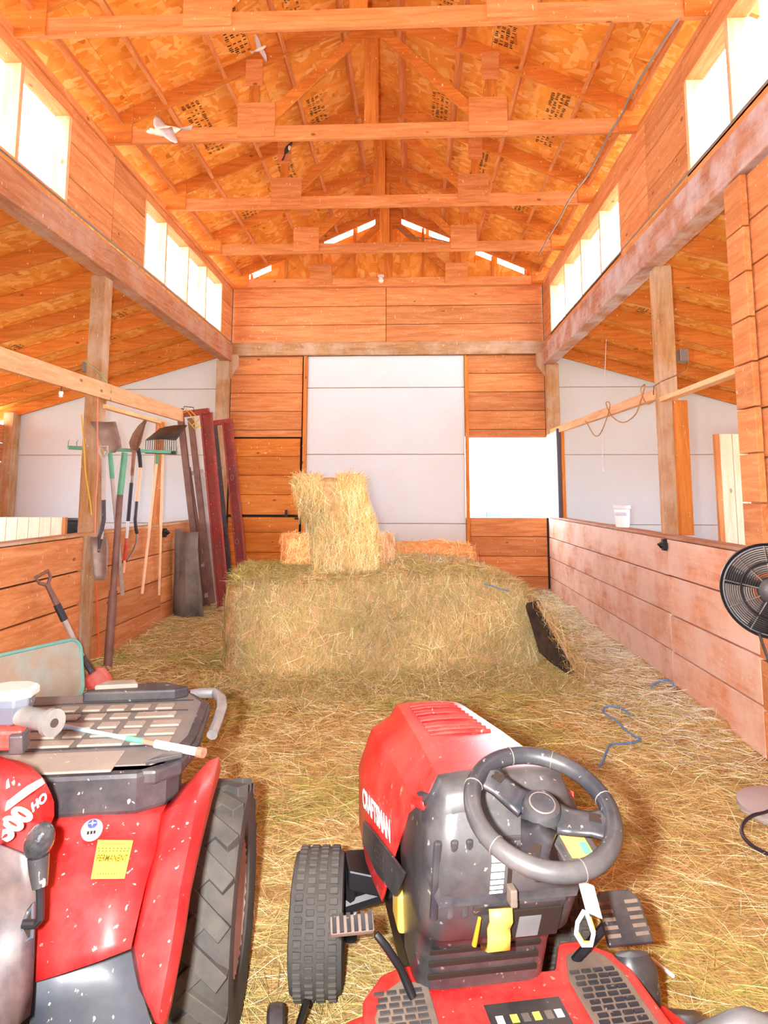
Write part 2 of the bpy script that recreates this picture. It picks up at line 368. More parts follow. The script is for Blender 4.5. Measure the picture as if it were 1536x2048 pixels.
# white stall end walls either side
for nm, xa, xb, lab in (('wall_back_left', XLO, XL-.145, 'white panelled end wall of the stall with the hanging tools'), ('wall_back_right', XR+.145, XRO, 'white panelled end wall of the stall beyond the fan')):
    w = structure(nm, lab)
    zs = [0, 1.10, 2.15, 3.19, 9]
    for k in range(4):
        xs = np.linspace(xa, xb, 3) if k < 3 else [xa, xb]
        z0, z1 = zs[k], zs[k+1]
        top = lambda x: zlean(x)+.20
        xs = [xa, xb]
        if z1 <= min(top(xa), top(xb)): poly = [(xa, z0), (xb, z0), (xb, z1-.012), (xa, z1-.012)]
        else:
            # clip the strip to the sloping roof line
            hi, lo = (xb, xa) if top(xb) > top(xa) else (xa, xb)
            def xat(z): return hi+(lo-hi)*(top(hi)-z)/(top(hi)-top(lo))
            poly = [(hi, z0)]
            if top(lo) >= z0: poly += [(lo, z0)]
            else: poly += [(xat(z0), z0)]
            if top(lo) > z0: poly += [(lo, min(top(lo), z1-.012))]
            if z1 < top(hi): poly += [(xat(z1-.012), z1-.012), (hi, z1-.012)]
            else: poly += [(hi, top(hi))]
        MB().prism([(x, YB, z) for x, z in poly], (0, .03, 0)).build('panel', M['white'], w)
    MB().prism([(xa, YB+.025, 0), (xb, YB+.025, 0), (xb, YB+.025, zlean(xb)+.2), (xa, YB+.025, zlean(xa)+.2)], (0, .025, 0)).build('backing_board', M['batten'], w)
# outer stall walls (mostly hidden); doorways let daylight in
w = structure('wall_outer_left', 'outer plank wall of the stall with the hanging tools')
for seg in ((Y0, 5.0), (8.2, YB)): planks_x(w, XLO, -1, [seg], [(k*.29, k*.29+.29) for k in range(9)], M['plank_y'])
planks_x(w, XLO, -1, [(5.0, 8.2)], [(k*.29, k*.29+.29) for k in range(4)]+[(2.32, 2.61)], M['plank_y'])
w = structure('wall_outer_right', 'outer plank wall of the stall beyond the fan')
for seg in ((Y0, 3.2), (8.0, YB)): planks_x(w, XRO, 1, [seg], [(k*.29, k*.29+.29) for k in range(9)], M['plank_y'])
planks_x(w, XRO, 1, [(3.2, 8.0)], [(k*.29, k*.29+.29) for k in range(4)]+[(2.32, 2.61)], M['plank_y'])

# ---- clerestory walls
def clerestory(nm, xf, side, zb, wins, zw0, zw1, lab, studs):
    w = structure(nm, lab)
    ys = [Y0]+[v for a in wins for v in a]+[9.98]
    solid = [(ys[i], ys[i+1]) for i in range(0, len(ys), 2)]
    a, b = (xf-.14, xf) if side < 0 else (xf, xf+.14)
    for (y0, y1) in solid:
        n = 3; dz = (4.80-zb-.03)/n
        cuts = [y0, y1] if y1-y0 < 1.2 else [y0, y0+(y1-y0)*.52, y1]
        for q in range(len(cuts)-1):
            planks_x(w, xf, side, [(cuts[q], cuts[q+1])], [(zb+.02+k*dz, zb+.02+(k+1)*dz) for k in range(n)], M['plank_y'], .006)
        MB().box(*( (xf-.06, xf-.05) if side < 0 else (xf+.05, xf+.06)), y0, y1, zb, 4.8).build('backing_board', M['dark'], w)
    for (y0, y1) in wins:
        MB().box(a, b, y0, y1, zb, zw0).build('sill_board', M['frame_y'], w, .003)
        MB().box(a, b, y0, y1, zw1, 4.80).build('head_board', M['frame_y'], w, .003)
        for yy in (y0+.022, y1-.022)+tuple(s for s in studs if y0 < s < y1):
            MB().box(a+.005, b-.005, yy-.022, yy+.022, zw0, zw1).build('stud', M['pale_z'], w, .003)  # paler than the framing wood, to colour in blown-out daylight on the studs
    MB().box(min(a, b), max(a, b)+(0.02 if side < 0 else 0), Y0, 9.98, 4.79, 4.86).build('top_plate', M['frame_y'], w, .003)
    return w
clerestory('wall_clerestory_left', XL, -1, 3.86, [(1.2, 5.05), (6.58, 9.44)], 3.955, 4.70, 'upper wall with window openings above the tool rail beam', [4.35, 3.6, 2.8, 2.0, 7.2, 7.95, 8.68])
clerestory('wall_clerestory_right', XR, 1, 3.80, [(1.2, 4.66), (6.20, 9.48)], 3.90, 4.62, 'upper wall with window openings above the fan side beam', [4.0, 3.3, 2.6, 1.9, 6.9, 7.7, 8.55])
# translucent corrugated glazing in the four clerestory openings
glz, nt, bs = newmat('clear_corrugated_glazing')
bs.inputs['Base Color'].default_value = (.97, .98, 1, 1); bs.inputs['Roughness'].default_value = .15; bs.inputs['IOR'].default_value = 1.3
_tr = N(nt, 'ShaderNodeBsdfTransparent'); _mx = N(nt, 'ShaderNodeMixShader'); _mx.inputs[0].default_value = .06
nt.links.new(_tr.outputs[0], _mx.inputs[1]); nt.links.new(bs.outputs[0], _mx.inputs[2]); nt.links.new(_mx.outputs[0], nt.nodes['Material Output'].inputs['Surface'])
for k, (xf, s, y0, y1, z0, z1, lab) in enumerate(((XL-.12, -1, 1.2, 5.05, 3.955, 4.70, 'clear glazing of the clerestory window over the teal tub'), (XL-.12, -1, 6.58, 9.44, 3.955, 4.70, 'clear glazing of the clerestory window over the steel frames'),
        (XR+.12, 1, 1.2, 4.66, 3.90, 4.62, 'clear glazing of the clerestory window above the fan'), (XR+.12, 1, 6.20, 9.48, 3.90, 4.62, 'clear glazing of the clerestory window above the white jar'))):
    m = MB(); rows = []
    for i in range(61):
        z = z0+(z1-z0)*i/60
        x = xf+.006*math.sin(i*math.pi/2.5)
        rows.append([(x, y0, z), (x, y1, z)])
    m.loft(rows); o = m.build('window_%d' % (k+1), glz); tag(o, lab, 'window', None, 'structure')
# open shutter of the end-wall window: swung in against the stall side
sh = structure('window_5', 'open window hatch swung inwards beside the end wall opening', 'window')
for k in range(4):
    y1 = YB-.03-k*.17
    MB().box(XR+.0, XR+.03, y1-.166, y1, 1.22, 2.44).build('plank', M['white'], sh, .002)
MB().box(XR-.005, XR+.05, YB-.76, YB-.715, 1.19, 2.47).build('edge_board', plain('dark_blue_edge', S(92, 88, 104), .7), sh, .004)
MB().box(XR+.05, XR+.09, YB-.80, YB-.75, 1.19, 2.50).build('edge_board', M['rafter_z'], sh, .004)

# ---- beams and posts
def beam(name, lab, box, mat): o = MB().box(*box).build(name, mat, None, .008); tag(o, lab, 'beam'); return o
beam('timber_beam', 'long dusty timber beam above the hanging tools', (XL-.13, XL+.035, Y0, 9.99, 3.60, 3.86), M['beam_y'])
beam('timber_beam', 'long whitewashed timber beam above the fan and white jar', (XR-.035, XR+.13, Y0, 9.99, 3.51, 3.80), wood('whitewashed_beam', S(160, 100, 76), S(196, 140, 112), S(214, 164, 138), 'y', dust=.8, dustcol=S(205, 195, 198), knots=False))
beam('header_beam', 'tan header beam across the top of the white sliding door', (XL-.01, XR+.01, YB-.075, YB+.01, 3.70, 3.905), M['post_x'])
def post(lab, x0, x1, y0, y1, z1, m='post_z', z0=-.02):
    o = MB().box(x0, x1, y0, y1, z0, z1).build('timber_post', M[m], None, .006); tag(o, lab, 'post'); return o
post('square timber post wrapped by a green strap behind the hanging tools', XL-.187, XL-.043, 5.86, 6.005, 3.61)
post('square timber post carrying a grey electrical box', XR+.063, XR+.205, 5.54, 5.68, 3.52)
post('corner timber post where the end wall meets the tool wall', XL-.187, XL+.0, 9.84, 9.99, 3.62, z0=1.2)
post('corner timber post where the end wall meets the window hatch', XR+.0, XR+.187, 9.84, 9.99, 3.53, z0=1.22)
post('near jamb post behind the facing boards above the fan', XR+.063, XR+.2, 3.86, 4.05, 3.52)
post('outer corner post at the far end of the tool stall', XLO-.02, XLO+.14, 9.80, 9.99, 2.80)
for sx, x in ((1, XL), (-1, XR)):
    pts = [(x, 9.90, 3.71), (x+sx*.13, 9.90, 3.71), (x+sx*.13, 9.90, 3.52), (x, 9.90, 3.34)]
    o = MB().prism(pts, (0, .08, 0)).build('corner_bracket', M['post_z'], None, .005)
    tag(o, 'wooden corner bracket under the header beam beside the %s' % ('steel frames' if sx > 0 else 'window opening'), 'bracket')
# rails and studs over the half walls
def stick(name, lab, p, q, w, h, mat, up=(0, 0, 1), cat='rail'):
    o = MB().bar(p, q, w, h, up).build(name, mat, None, .004); tag(o, lab, cat); return o
stick('tool_rail', 'pale wooden rail running past the strapped post above the tools', (XL+.02, 2.2, 2.46), (XL+.02, 7.85, 2.50), .04, .15, M['pale_y'])
stick('lower_rail', 'thin wooden rail fixed under the tool rail', (XL-.04, 5.93, 2.36), (XL-.04, 7.45, 2.36), .06, .04, M['pale_y'])
stick('wall_stud', 'upright wooden stud under the tool rail beside the fork', (XL-.03, 7.30, 1.19), (XL-.03, 7.30, 2.36), .09, .05, M['frame_z'], (0, 1, 0), 'stud')
stick('top_rail', 'pale wooden rail wrapped in a loose cord', (XR+.05, 5.66, 2.40), (XR+.05, 9.85, 2.47), .05, .09, M['pale_y'])
stick('top_rail', 'pale wooden rail between the boxed post and the near jamb', (XR+.09, 4.04, 2.345), (XR+.09, 5.55, 2.345), .08, .04, M['pale_y'])
stick('wall_stud', 'reddish upright stud beside the boxed post', (XR+.20, 5.50, 1.215), (XR+.20, 5.50, 2.33), .11, .045, M['rafter_z'], (0, 1, 0), 'stud')

# unseen barn front added behind the viewer; doorway sized to limit interior daylight
wf = structure('wall_front_added', 'unseen front plank wall added to limit daylight, with an open doorway')
for x0, x1 in ((XLO, XL), (XR, XRO)): planks_y(wf, Y0-.05, [(x0, x1)], [(k*.29, k*.29+.29) for k in range(12)], M['plank_x'])
planks_y(wf, Y0-.05, [(XL, XR)], [(3.02+k*.29, 3.02+k*.29+.29) for k in range(6)], M['plank_x'])
for x0, x1 in ((XL, XL+1.35), (XR-1.35, XR)): planks_y(wf, Y0-.05, [(x0, x1)], [(k*.29, k*.29+.29) for k in range(10)]+[(2.9, 3.02)], M['plank_x'])
MB().prism([(XL, Y0-.05, 4.76), (XR, Y0-.05, 4.76), (XR, Y0-.05, zroof(XR)), (XC, Y0-.05, ZAP), (XL, Y0-.05, zroof(XL))], (0, .02, 0)).build('gable_sheet', M['osb'], wf)
# ================================================================ roofs
def stamp(par, o, xd, yd, nrm, L, Wd, seed):
    """faded illegible mill stamp: small ink blocks printed on the board"""
    rd = random.Random(seed); m = MB(); o, xd, yd, nrm = Vector(o), Vector(xd), Vector(yd), Vector(nrm)
    t = 0
    while t < L:
        w = rd.uniform(.012, .03)
        if rd.random() < .82:
            for r in range(4):
                if rd.random() < .75:
                    a = (r+rd.uniform(.05, .25))*Wd/4; b = (r+rd.uniform(.6, .95))*Wd/4
                    c = o+xd*t+yd*a+nrm*.0015; e = xd*w*.6; g = yd*(b-a)
                    m.add([c, c+e, c+e+g, c+g], [(0, 1, 2, 3)])
        t += w
    m.build('ink_stamp', M['ink'], par)
M['ink'] = plain('faded_ink', S(70, 44, 22), .9, var=.4, nscale=30)
ce = structure('ceiling', 'gabled strand board roof over the aisle', 'ceiling')
nz = math.sqrt(1+PITCH**2); OV = .28
for s in (-1, 1):
    end = abs((XL if s < 0 else XR)-XC)+OV
    dx = 1.22/nz; n = int(math.ceil(end/dx))
    yds = [Y0-.3, -2.19, .25, 2.69, 5.13, 7.57, 10.25]
    for k in range(n):
        d0, d1 = k*dx, min(end, (k+1)*dx)
        for q in range(len(yds)-1):
            off = 0 if k % 2 == 0 else -1.1
            y0 = max(Y0-.3, yds[q]+off) if q else Y0-.3; y1 = yds[q+1]+off if q < len(yds)-2 else 10.25
            p = [(XC+s*d0, y0+.003, ZAP-PITCH*d0), (XC+s*(d1-.003), y0+.003, ZAP-PITCH*(d1-.003)), (XC+s*(d1-.003), y1-.003, ZAP-PITCH*(d1-.003)), (XC+s*d0, y1-.003, ZAP-PITCH*d0)]
            MB().prism(p, (0, 0, .016)).build('sheet', M['osb'], ce)
    MB().prism([(XC, Y0-.4, ZAP+.02), (XC+s*(end+.05), Y0-.4, ZAP+.02-PITCH*(end+.05)), (XC+s*(end+.05), 10.3, ZAP+.02-PITCH*(end+.05)), (XC, 10.3, ZAP+.02)], (0, 0, .03)).build('roofing', plain('roof_metal', S(120, 120, 118), .6), ce)
    # purlins between the trusses, one child each
    for d in (.30, .86, 1.42, 1.98, 2.40):
        up = Vector((s*PITCH, 0, 1)).normalized(); c = Vector((XC+s*d, 0, zroof(XC+d)))-up*.06
        MB().bar((c.x, Y0-.2, c.z), (c.x, 9.97, c.z), .038, .118, up).build('purlin', M['frame_y'], ce, .003)
    for q, (d, y0, L) in enumerate(((1.12, 4.35, 1.2), (1.72, 5.9, .9), (.62, 4.6, .8), (1.12, 7.3, .9), (1.75, 8.3, .5), (.6, 6.6, .6), (1.2, 2.9, .8))):
        o = Vector((XC+s*d, y0, zroof(XC+d))); sl = Vector((s/nz, 0, -PITCH/nz)); stamp(ce, o, (0, 1, 0), sl, Vector((-s*PITCH, 0, -1)).normalized(), L, .20 if q != 2 else .14, q+10*s+50)
# gable end above the plank wall: strand board with daylight gaps under the rafters
wg = structure('wall_gable', 'strand board gable end with thin daylight gaps')
def gz(x): return 6.0-PITCH*abs(x-XC)
GAP = [(-2.62, -2.27), (-1.46, -.93), (-.87, -.55), (-.19, .22), (.28, .60), (1.02, 1.30), (1.36, 1.78)]
cuts = sorted(set([XL-.1, XR+.1, XC]+[v for g_ in GAP for v in g_]))
for a, b in zip(cuts, cuts[1:]):
    mid = (a+b)/2; gap = any(g0 <= mid <= g1 for g0, g1 in GAP)
    t = (lambda x: gz(x)-.045) if gap else (lambda x: zroof(x)-.005)
    MB().prism([(a, YB+.05, 4.86), (b, YB+.05, 4.86), (b, YB+.05, t(b)), (a, YB+.05, t(a))], (0, .012, 0)).build('sheet', M['osb'], wg)
for x in np.arange(XC-2.2, XC+2.3, .55):
    if abs(x-XC) < .1: continue
    MB().box(x-.02, x+.02, YB+.0, YB+.05, 4.88, gz(x)+.02).build('stud', M['rafter_z'], wg)

def truss(y, lab):
    t = thing('roof_truss', lab, 'truss', (XC, y, 4.80), 0, 'roof trusses over the aisle')
    h = 2.47
    MB().box(-h, h, -.019, .019, 0, .14).build('bottom_chord', M['frame_x'], t, .003)
    zl = lambda d: 1.20-PITCH*d           # rafter underside relative to the chord underside
    for s in (-1, 1):
        MB().prism([(0, -.019, zl(0)), (s*(h+.28), -.019, zl(h+.28)), (s*(h+.28), -.019, zl(h+.28)+.152), (0, -.019, zl(0)+.152)], (0, .038, 0)).build('rafter', M['rafter_x'], t, .003)
        MB().bar((s*.14, 0, 1.02), (s*.98, 0, .20), .10, .037, (0, 1, 0)).build('diagonal_web', M['rafter_x'], t, .003)
        MB().box(s*1.10-.045, s*1.10+.045, -.0185, .0185, .2, zl(1.10)+.02).build('short_web', M['rafter_z'], t, .003)
        MB().box(s*1.07-.175, s*1.07+.175, -.034, -.019, .03, .365).build('gusset_plate', M['frame_x'], t, .002)
        MB().box(s*1.10-.08, s*1.10+.08, -.034, -.019, .54, .80).build('gusset_plate', M['frame_x'], t, .002)
        MB().prism([(s*2.24, -.034, .0), (s*2.50, -.034, .0), (s*2.50, -.034, .22), (s*2.24, -.034, .33)], (0, .015, 0)).build('heel_plate', M['rafter_x'], t, .002)
    MB().box(-.065, .065, -.0185, .0185, .135, 1.2).build('king_post', M['rafter_z'], t, .003)
    MB().prism([(-.21, -.034, .99), (.21, -.034, .99), (.21, -.034, 1.13), (0, -.034, 1.24), (-.21, -.034, 1.13)], (0, .015, 0)).build('peak_plate', M['rafter_x'], t, .002)
    return t
ORD = ['end', 'second', 'third', 'fourth']
truss(9.94, 'orange roof truss built against the gable end')
for k, y in ((1, 8.50), (2, 7.09), (3, 5.645), (4, 4.21)):
    truss(y, ['', 'orange roof truss first in front of the gable end', 'orange roof truss second in front of the gable end', 'orange roof truss third in front of the gable end', 'orange roof truss fourth in front of the gable end'][k])
truss(2.77, 'orange roof truss fifth in front of the gable end'); truss(1.33, 'orange roof truss sixth in front of the gable end'); truss(-.11, 'orange roof truss seventh in front of the gable end'); truss(-1.55, 'orange roof truss eighth in front of the gable end')

for nm, s, xi, xo, lab in (('ceiling_left', -1, XL, XLO-.4, 'sloping strand board roof with rafters over the tool stall'), ('ceiling_right', 1, XR, XRO+.4, 'sloping strand board roof with rafters over the stall beyond the fan')):
    c = structure(nm, lab, 'ceiling')
    slope = -.288*s; up = Vector((-slope, 0, 1)).normalized()
    k = 0; y = 9.93
    while y > Y0:
        a, b = Vector((xi-s*.04, y, zlean(xi)+.012)), Vector((xo, y, zlean(xi)-.288*abs(xo-xi)))
        MB().bar(a+up*.092+up*.014, b+up*.092+up*.014, .038, .156, up).build('rafter', M['rafter_x'], c, .003)
        y -= .74
    yd = [Y0-.3, .25, 2.69, 5.13, 7.57, 10.25]
    L = abs(xo-xi); xs = np.linspace(0, L, 4)
    for q in range(5):
        for k in range(3):
            z = lambda d: zlean(xi)+.195-.288*d
            p = [(xi+s*xs[k], yd[q]+.003, z(xs[k])), (xi+s*(xs[k+1]-.003), yd[q]+.003, z(xs[k+1])), (xi+s*(xs[k+1]-.003), yd[q+1]-.003, z(xs[k+1])), (xi+s*xs[k], yd[q+1]-.003, z(xs[k]))]
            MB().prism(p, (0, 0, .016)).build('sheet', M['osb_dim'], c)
    z = lambda d: zlean(xi)+.215-.288*d
    MB().prism([(xi, Y0-.4, z(0)), (xi+s*(L+.1), Y0-.4, z(L+.1)), (xi+s*(L+.1), 10.3, z(L+.1)), (xi, 10.3, z(0))], (0, 0, .02)).build('roofing', bpy.data.materials['roof_metal'], c)
    for q, (d, y0) in enumerate(((.8, 5.0), (1.5, 6.25), (.6, 7.45), (1.9, 7.5), (1.0, 8.1))):
        o = Vector((xi+s*d, y0, z(d)-.0215)); stamp(c, o, Vector((s, 0, -.288)).normalized(), (0, 1, 0), -up, .35, .18, q+7*s+90)
# ================================================================ hay
def fbm(x, y, s, o=3):
    return sum(mnoise.noise(Vector((x*s*2**k, y*s*2**k, 3.1*k)))/2**k for k in range(o))
def hz(x, y):
    h = .035+.028*fbm(x, y, .9)
    h += .05*max(0, (y-6.0)/4)*(1 if x > 0.9 or x < -1.6 else .6)
    if x > XR-.5 and y > 4.5: h += .07*(1-(XR-x)/.5)*(.6+.6*mnoise.noise(Vector((y*1.6, 0, 5))))
    if x < XL+.5: h += .05*(1-(x-XL)/.5)
    return max(.012, h)
def ribbons(name, P0, D, L, Wd, C, mat, parent=None, bend=.25, nseg=2, up=None):
    """thousands of thin bent hay stems as one mesh with a colour per stem"""
    n = len(P0); D = D/np.linalg.norm(D, axis=1, keepdims=True)
    up = np.tile(np.array([0, 0, 1.]), (n, 1)) if up is None else up
    side = np.cross(D, up+rng.normal(0, .6, (n, 3))); side /= np.linalg.norm(side, axis=1, keepdims=True)+1e-9
    bd = np.cross(D, side)+rng.normal(0, .5, (n, 3)); k = nseg+1
    V = np.zeros((n, k, 2, 3))
    for i in range(k):
        t = i/nseg-.5
        c = P0+D*(L*t)[:, None]+bd*((.25-t*t)*bend*L*rng.choice([-1, 1], n))[:, None]
        w = Wd*(1-.5*abs(2*t))
        V[:, i, 0] = c-side*w[:, None]/2; V[:, i, 1] = c+side*w[:, None]/2
    base = (np.arange(n)*k*2)[:, None, None]
    q = np.array([[2*i, 2*i+2, 2*i+3, 2*i+1] for i in range(nseg)])[None]
    idx = (base+q).reshape(-1)
    me = bpy.data.meshes.new(name); nv = n*k*2; nf = n*nseg
    me.vertices.add(nv); me.vertices.foreach_set('co', V.reshape(-1))
    me.loops.add(nf*4); me.loops.foreach_set('vertex_index', idx.astype(np.int32))
    me.polygons.add(nf); me.polygons.foreach_set('loop_start', np.arange(nf, dtype=np.int32)*4); me.polygons.foreach_set('loop_total', np.full(nf, 4, np.int32))
    me.update()
    ca = me.color_attributes.new('Col', 'FLOAT_COLOR', 'POINT')
    ca.data.foreach_set('color', np.repeat(np.concatenate([C, np.ones((n, 1))], 1), k*2, axis=0).reshape(-1))
    me.materials.append(mat); o = bpy.data.objects.new(name, me); COL.objects.link(o)
    if parent: o.parent = parent
    o['kind'] = 'stuff'; return o
M['hay'] = vcol('hay_stems')
HAYC = np.array([S(*c)[:3] for c in ((204, 170, 112), (224, 198, 150), (186, 152, 98), (170, 156, 92), (238, 222, 186), (156, 126, 82), (212, 166, 122), (196, 182, 122))])
GREYC = np.array([S(*c)[:3] for c in ((225, 218, 205), (205, 196, 182), (240, 236, 228), (196, 170, 130))])
GREENC = np.array([S(*c)[:3] for c in ((164, 158, 84), (182, 172, 98), (146, 144, 84), (198, 186, 116))])
BROWNC = np.array([S(*c)[:3] for c in ((192, 160, 122), (206, 172, 128), (176, 146, 104), (214, 178, 146), (168, 150, 112))])
STRAWC = np.array([S(*c)[:3] for c in ((240, 180, 120), (248, 205, 150), (226, 160, 96), (250, 222, 180))])
def pick(pal, n, var=.18): return np.clip(pal[rng.integers(0, len(pal), n)]*rng.uniform(1-var, 1+var, (n, 1))*1.3*np.array([.86, .96, .94]), 0, .95)

haym, nt, bs = newmat('hay_bedding_base')
v1 = noise(nt, coords(nt, (1, 1, 1), False), 2.2, 6, .65); v2 = noise(nt, coords(nt, (14, 60, 14), False), 1.5, 4, .6); v3 = noise(nt, coords(nt, (60, 14, 14), False), 1.4, 4, .6)
r1 = ramp(nt, [(.3, S(164, 136, 88)), (.5, S(200, 170, 114)), (.7, S(216, 190, 132))]); nt.links.new(v1, r1.inputs[0])
r2 = ramp(nt, [(.35, (.55, .52, .47, 1)), (.6, (1.15, 1.1, 1.05, 1))]); nt.links.new(v2, r2.inputs[0])
r3 = ramp(nt, [(.35, (.5, .47, .42, 1)), (.6, (1.12, 1.1, 1.05, 1))]); nt.links.new(v3, r3.inputs[0])
nt.links.new(mix(nt, .6, mix(nt, .7, r1.outputs[0], r2.outputs[0], 'MULTIPLY'), r3.outputs[0], 'MULTIPLY'), bs.inputs['Base Color'])
bs.inputs['Roughness'].default_value = .95; bs.inputs['Specular IOR Level'].default_value = .1; bump(nt, bs, v2, .6, .02)
nx, ny = 70, 170
rows = [[(XL+.002+(XR-XL-.004)*i/nx, -1.2+11.17*j/ny, hz(XL+(XR-XL)*i/nx, -1.2+11.19*j/ny)) for i in range(nx+1)] for j in range(ny+1)]
hb = MB().loft(rows); hb = hb.build('hay_bedding', haym, None, center=False); tag(hb, 'loose trampled hay spread over the whole aisle floor', 'hay', None, 'stuff')
# stems on the floor, denser towards the viewer's end
n = 150000
u = rng.random(n); yy = 1.0+9.0*u**1.45; xx = rng.uniform(XL+.04, XR-.04, n)
zz = np.array([hz(a, b) for a, b in zip(xx, yy)])
ang = rng.normal(-.35, .75, n); ang = np.where(rng.random(n) < .35, rng.uniform(0, math.pi, n), ang)
D = np.stack([np.cos(ang), np.sin(ang), rng.normal(.0, .16, n)], 1)
L = rng.uniform(.06, .24, n); Wd = rng.uniform(.0014, .0034, n)*np.clip(yy/3.2, .75, 1.9)
C = pick(HAYC, n)
patch = np.array([mnoise.noise(Vector((a*1.1, b*1.1, 0))) for a, b in zip(xx, yy)])
isg = (patch > .12) & (rng.random(n) < .55); C[isg] = pick(GREENC, int(isg.sum()))
gw = np.clip((xx-1.0)/.9, 0, 1)*np.clip((yy-3.6)/1.2, 0, 1); isw = rng.random(n) < gw*.8; C[isw] = pick(GREYC, int(isw.sum()))
ribbons('loose_hay', np.stack([xx, yy, zz+rng.uniform(.0, .022, n)], 1), D, L, Wd, C, M['hay'], hb)

# ---------------------------------------------------------------- bales
def bale(name, lab, loc, rz, size, pal, nst, shape=None, amp=.03, vertical=False, mat=None, rot=None, group=None, seed=0, stl=(.05, .2)):
    sx, sy, sz = size; t = thing(name, lab, 'hay bale', loc, rz, group, rot)
    nxx, nyy, nzz = max(6, int(sx/.06)), max(6, int(sy/.06)), max(6, int(sz/.06))
    def surf(a, b, c):
        # rounded box with lumps; a,b in -1..1, c in 0..1
        p = Vector((a*sx/2, b*sy/2, c*sz)); q = Vector((a, b, 2*c-1))
        e = sum(1 for v in q if abs(v) > .97)
        ln = (abs(q.x)**8+abs(q.y)**8+abs(q.z)**8)**(1/8)
        p = Vector((p.x/ln, p.y/ln, (q.z/ln+1)/2*sz))
        nn = mnoise.noise(p*5+Vector((seed, 0, 0)))+.6*mnoise.noise(p*13+Vector((seed, 9, 0)))
        d = Vector((q.x**5, q.y**5, q.z**5)); d = d.normalized() if d.length > 0 else d
        p += d*nn*amp
        if c < .03: p.z = max(p.z, -.01)
        if shape: p = shape(p)
        return p
    m = MB(); pts = []; nrm = []
    for ax, sg in ((0, 1), (0, -1), (1, 1), (1, -1), (2, 1), (2, -1)):
        nu, nv = ((nyy, nzz), (nxx, nzz), (nxx, nyy))[ax]
        rows = []
        for j in range(nv+1):
            row = []
            for i in range(nu+1):
                uu, vv = 2*i/nu-1, 2*j/nv-1
                abc = [(sg, uu, vv), (uu, sg, vv), (uu, vv, sg)][ax]
                row.append(surf(abc[0], abc[1], (abc[2]+1)/2))
            rows.append(row if (sg > 0) == (ax != 1) else row[::-1])
        m.loft(rows)
    body = m.build('bale_body', mat or M['balebase'], t, center=False, angle=80)
    face = rng.choice(6, nst, p=np.array([sy*sz, sy*sz, sx*sz, 2.2*sx*sz, 1.3*sx*sy, .0])/(2*sy*sz+3.2*sx*sz+1.3*sx*sy))
    uu, vv = rng.uniform(-1, 1, nst), rng.uniform(-1, 1, nst); A = np.zeros((nst, 3)); NR = np.zeros((nst, 3))
    for i in range(nst):
        fc = face[i]; ax = fc//2; sg = (1, -1)[fc % 2]
        if fc >= 4: ax, sg = 2, 1
        abc = [(sg, uu[i], vv[i]), (uu[i], sg, vv[i]), (uu[i], vv[i], sg)][ax]
        A[i] = surf(abc[0], abc[1], (abc[2]+1)/2); NR[i, ax] = sg
    R1 = rng.normal(0, 1, (nst, 3))
    if vertical: R1[:, 2] = np.abs(R1[:, 2])*2.4+.4
    else: R1[:, 0] *= .9; R1[:, 2] *= 1.7
    R1 -= NR*(R1*NR).sum(1, keepdims=True)*.82
    C = pick(pal, nst); pt = np.array([mnoise.noise(Vector(a)*2.1+Vector((seed, 5, 1))) for a in A]); C *= np.clip(1+.45*pt, .6, 1.3)[:, None]
    ribbons('hay_stems', A+NR*rng.uniform(-.002, .018, (nst, 1)), R1, rng.uniform(*stl, nst), rng.uniform(.002, .0048, nst), C, M['hay'], t, up=NR)
    return t
M['balebase'] = plain('hay_bale_core', S(200, 168, 120), .95, var=.35, nscale=16, bumps=.8, spec=.1, bscale=90)
M['strawbase'] = plain('straw_bale_core', S(226, 160, 100), .95, var=.3, nscale=18, bumps=.8, spec=.1, bscale=90)
def big_shape(p):
    q = p.copy(); t = max(0, (q.x-.55)/.7)         # far end slumps down
    q.z -= .16*t*t*(q.z/.9); q.x += .10*(1-q.z/.9)*(1 if q.x > .6 else 0)*t
    q.z += .03*math.sin(q.x*2.1)*(q.z/.9); return q
BIGR = math.radians(8)
BIG = bale('big_hay_bale', 'huge rectangular hay bale lying across the aisle', (-.31, 5.90, .02), BIGR, (2.52, 1.22, .87), np.concatenate([HAYC, BROWNC, BROWNC, GREENC[:2]]), 42000, big_shape, .05, False, None, None, None, 1)
def tall_shape(p):
    q = p.copy(); k = q.z/.80
    q.x += -.2*max(0, k-.5)**1.2*(1.8 if q.x < 0 else .3)+(.07*(1-k) if q.x > 0 else -.0)
    q.x += .03*math.sin(k*6); return q
bale('upright_hay_bale', 'small hay bale standing on end on the huge bale', (-.63, 5.72, .845), math.radians(4), (.50, .40, .84), np.concatenate([HAYC, STRAWC]), 9000, tall_shape, .03, True, None, None, None, 4, (.06, .2))
bale('straw_bale', 'pinkish straw bale leaning behind the upright bale', (-1.02, 6.30, .84), math.radians(12), (.42, .40, .30), STRAWC, 2600, None, .07, False, M['strawbase'], None, None, 8, (.05, .13))
bale('straw_bale', 'pinkish straw clump tucked beside the upright bale foot', (-.30, 6.02, .84), math.radians(-20), (.18, .30, .34), np.concatenate([STRAWC, GREYC]), 1400, None, .03, True, M['strawbase'], None, None, 9, (.05, .12))
bale('straw_bale', 'orange straw bale on the floor behind the huge bale', (.18, 7.15, .02), math.radians(4), (.95, .5, 1.0), STRAWC, 4500, None, .05, False, M['strawbase'], None, None, 10, (.05, .15))
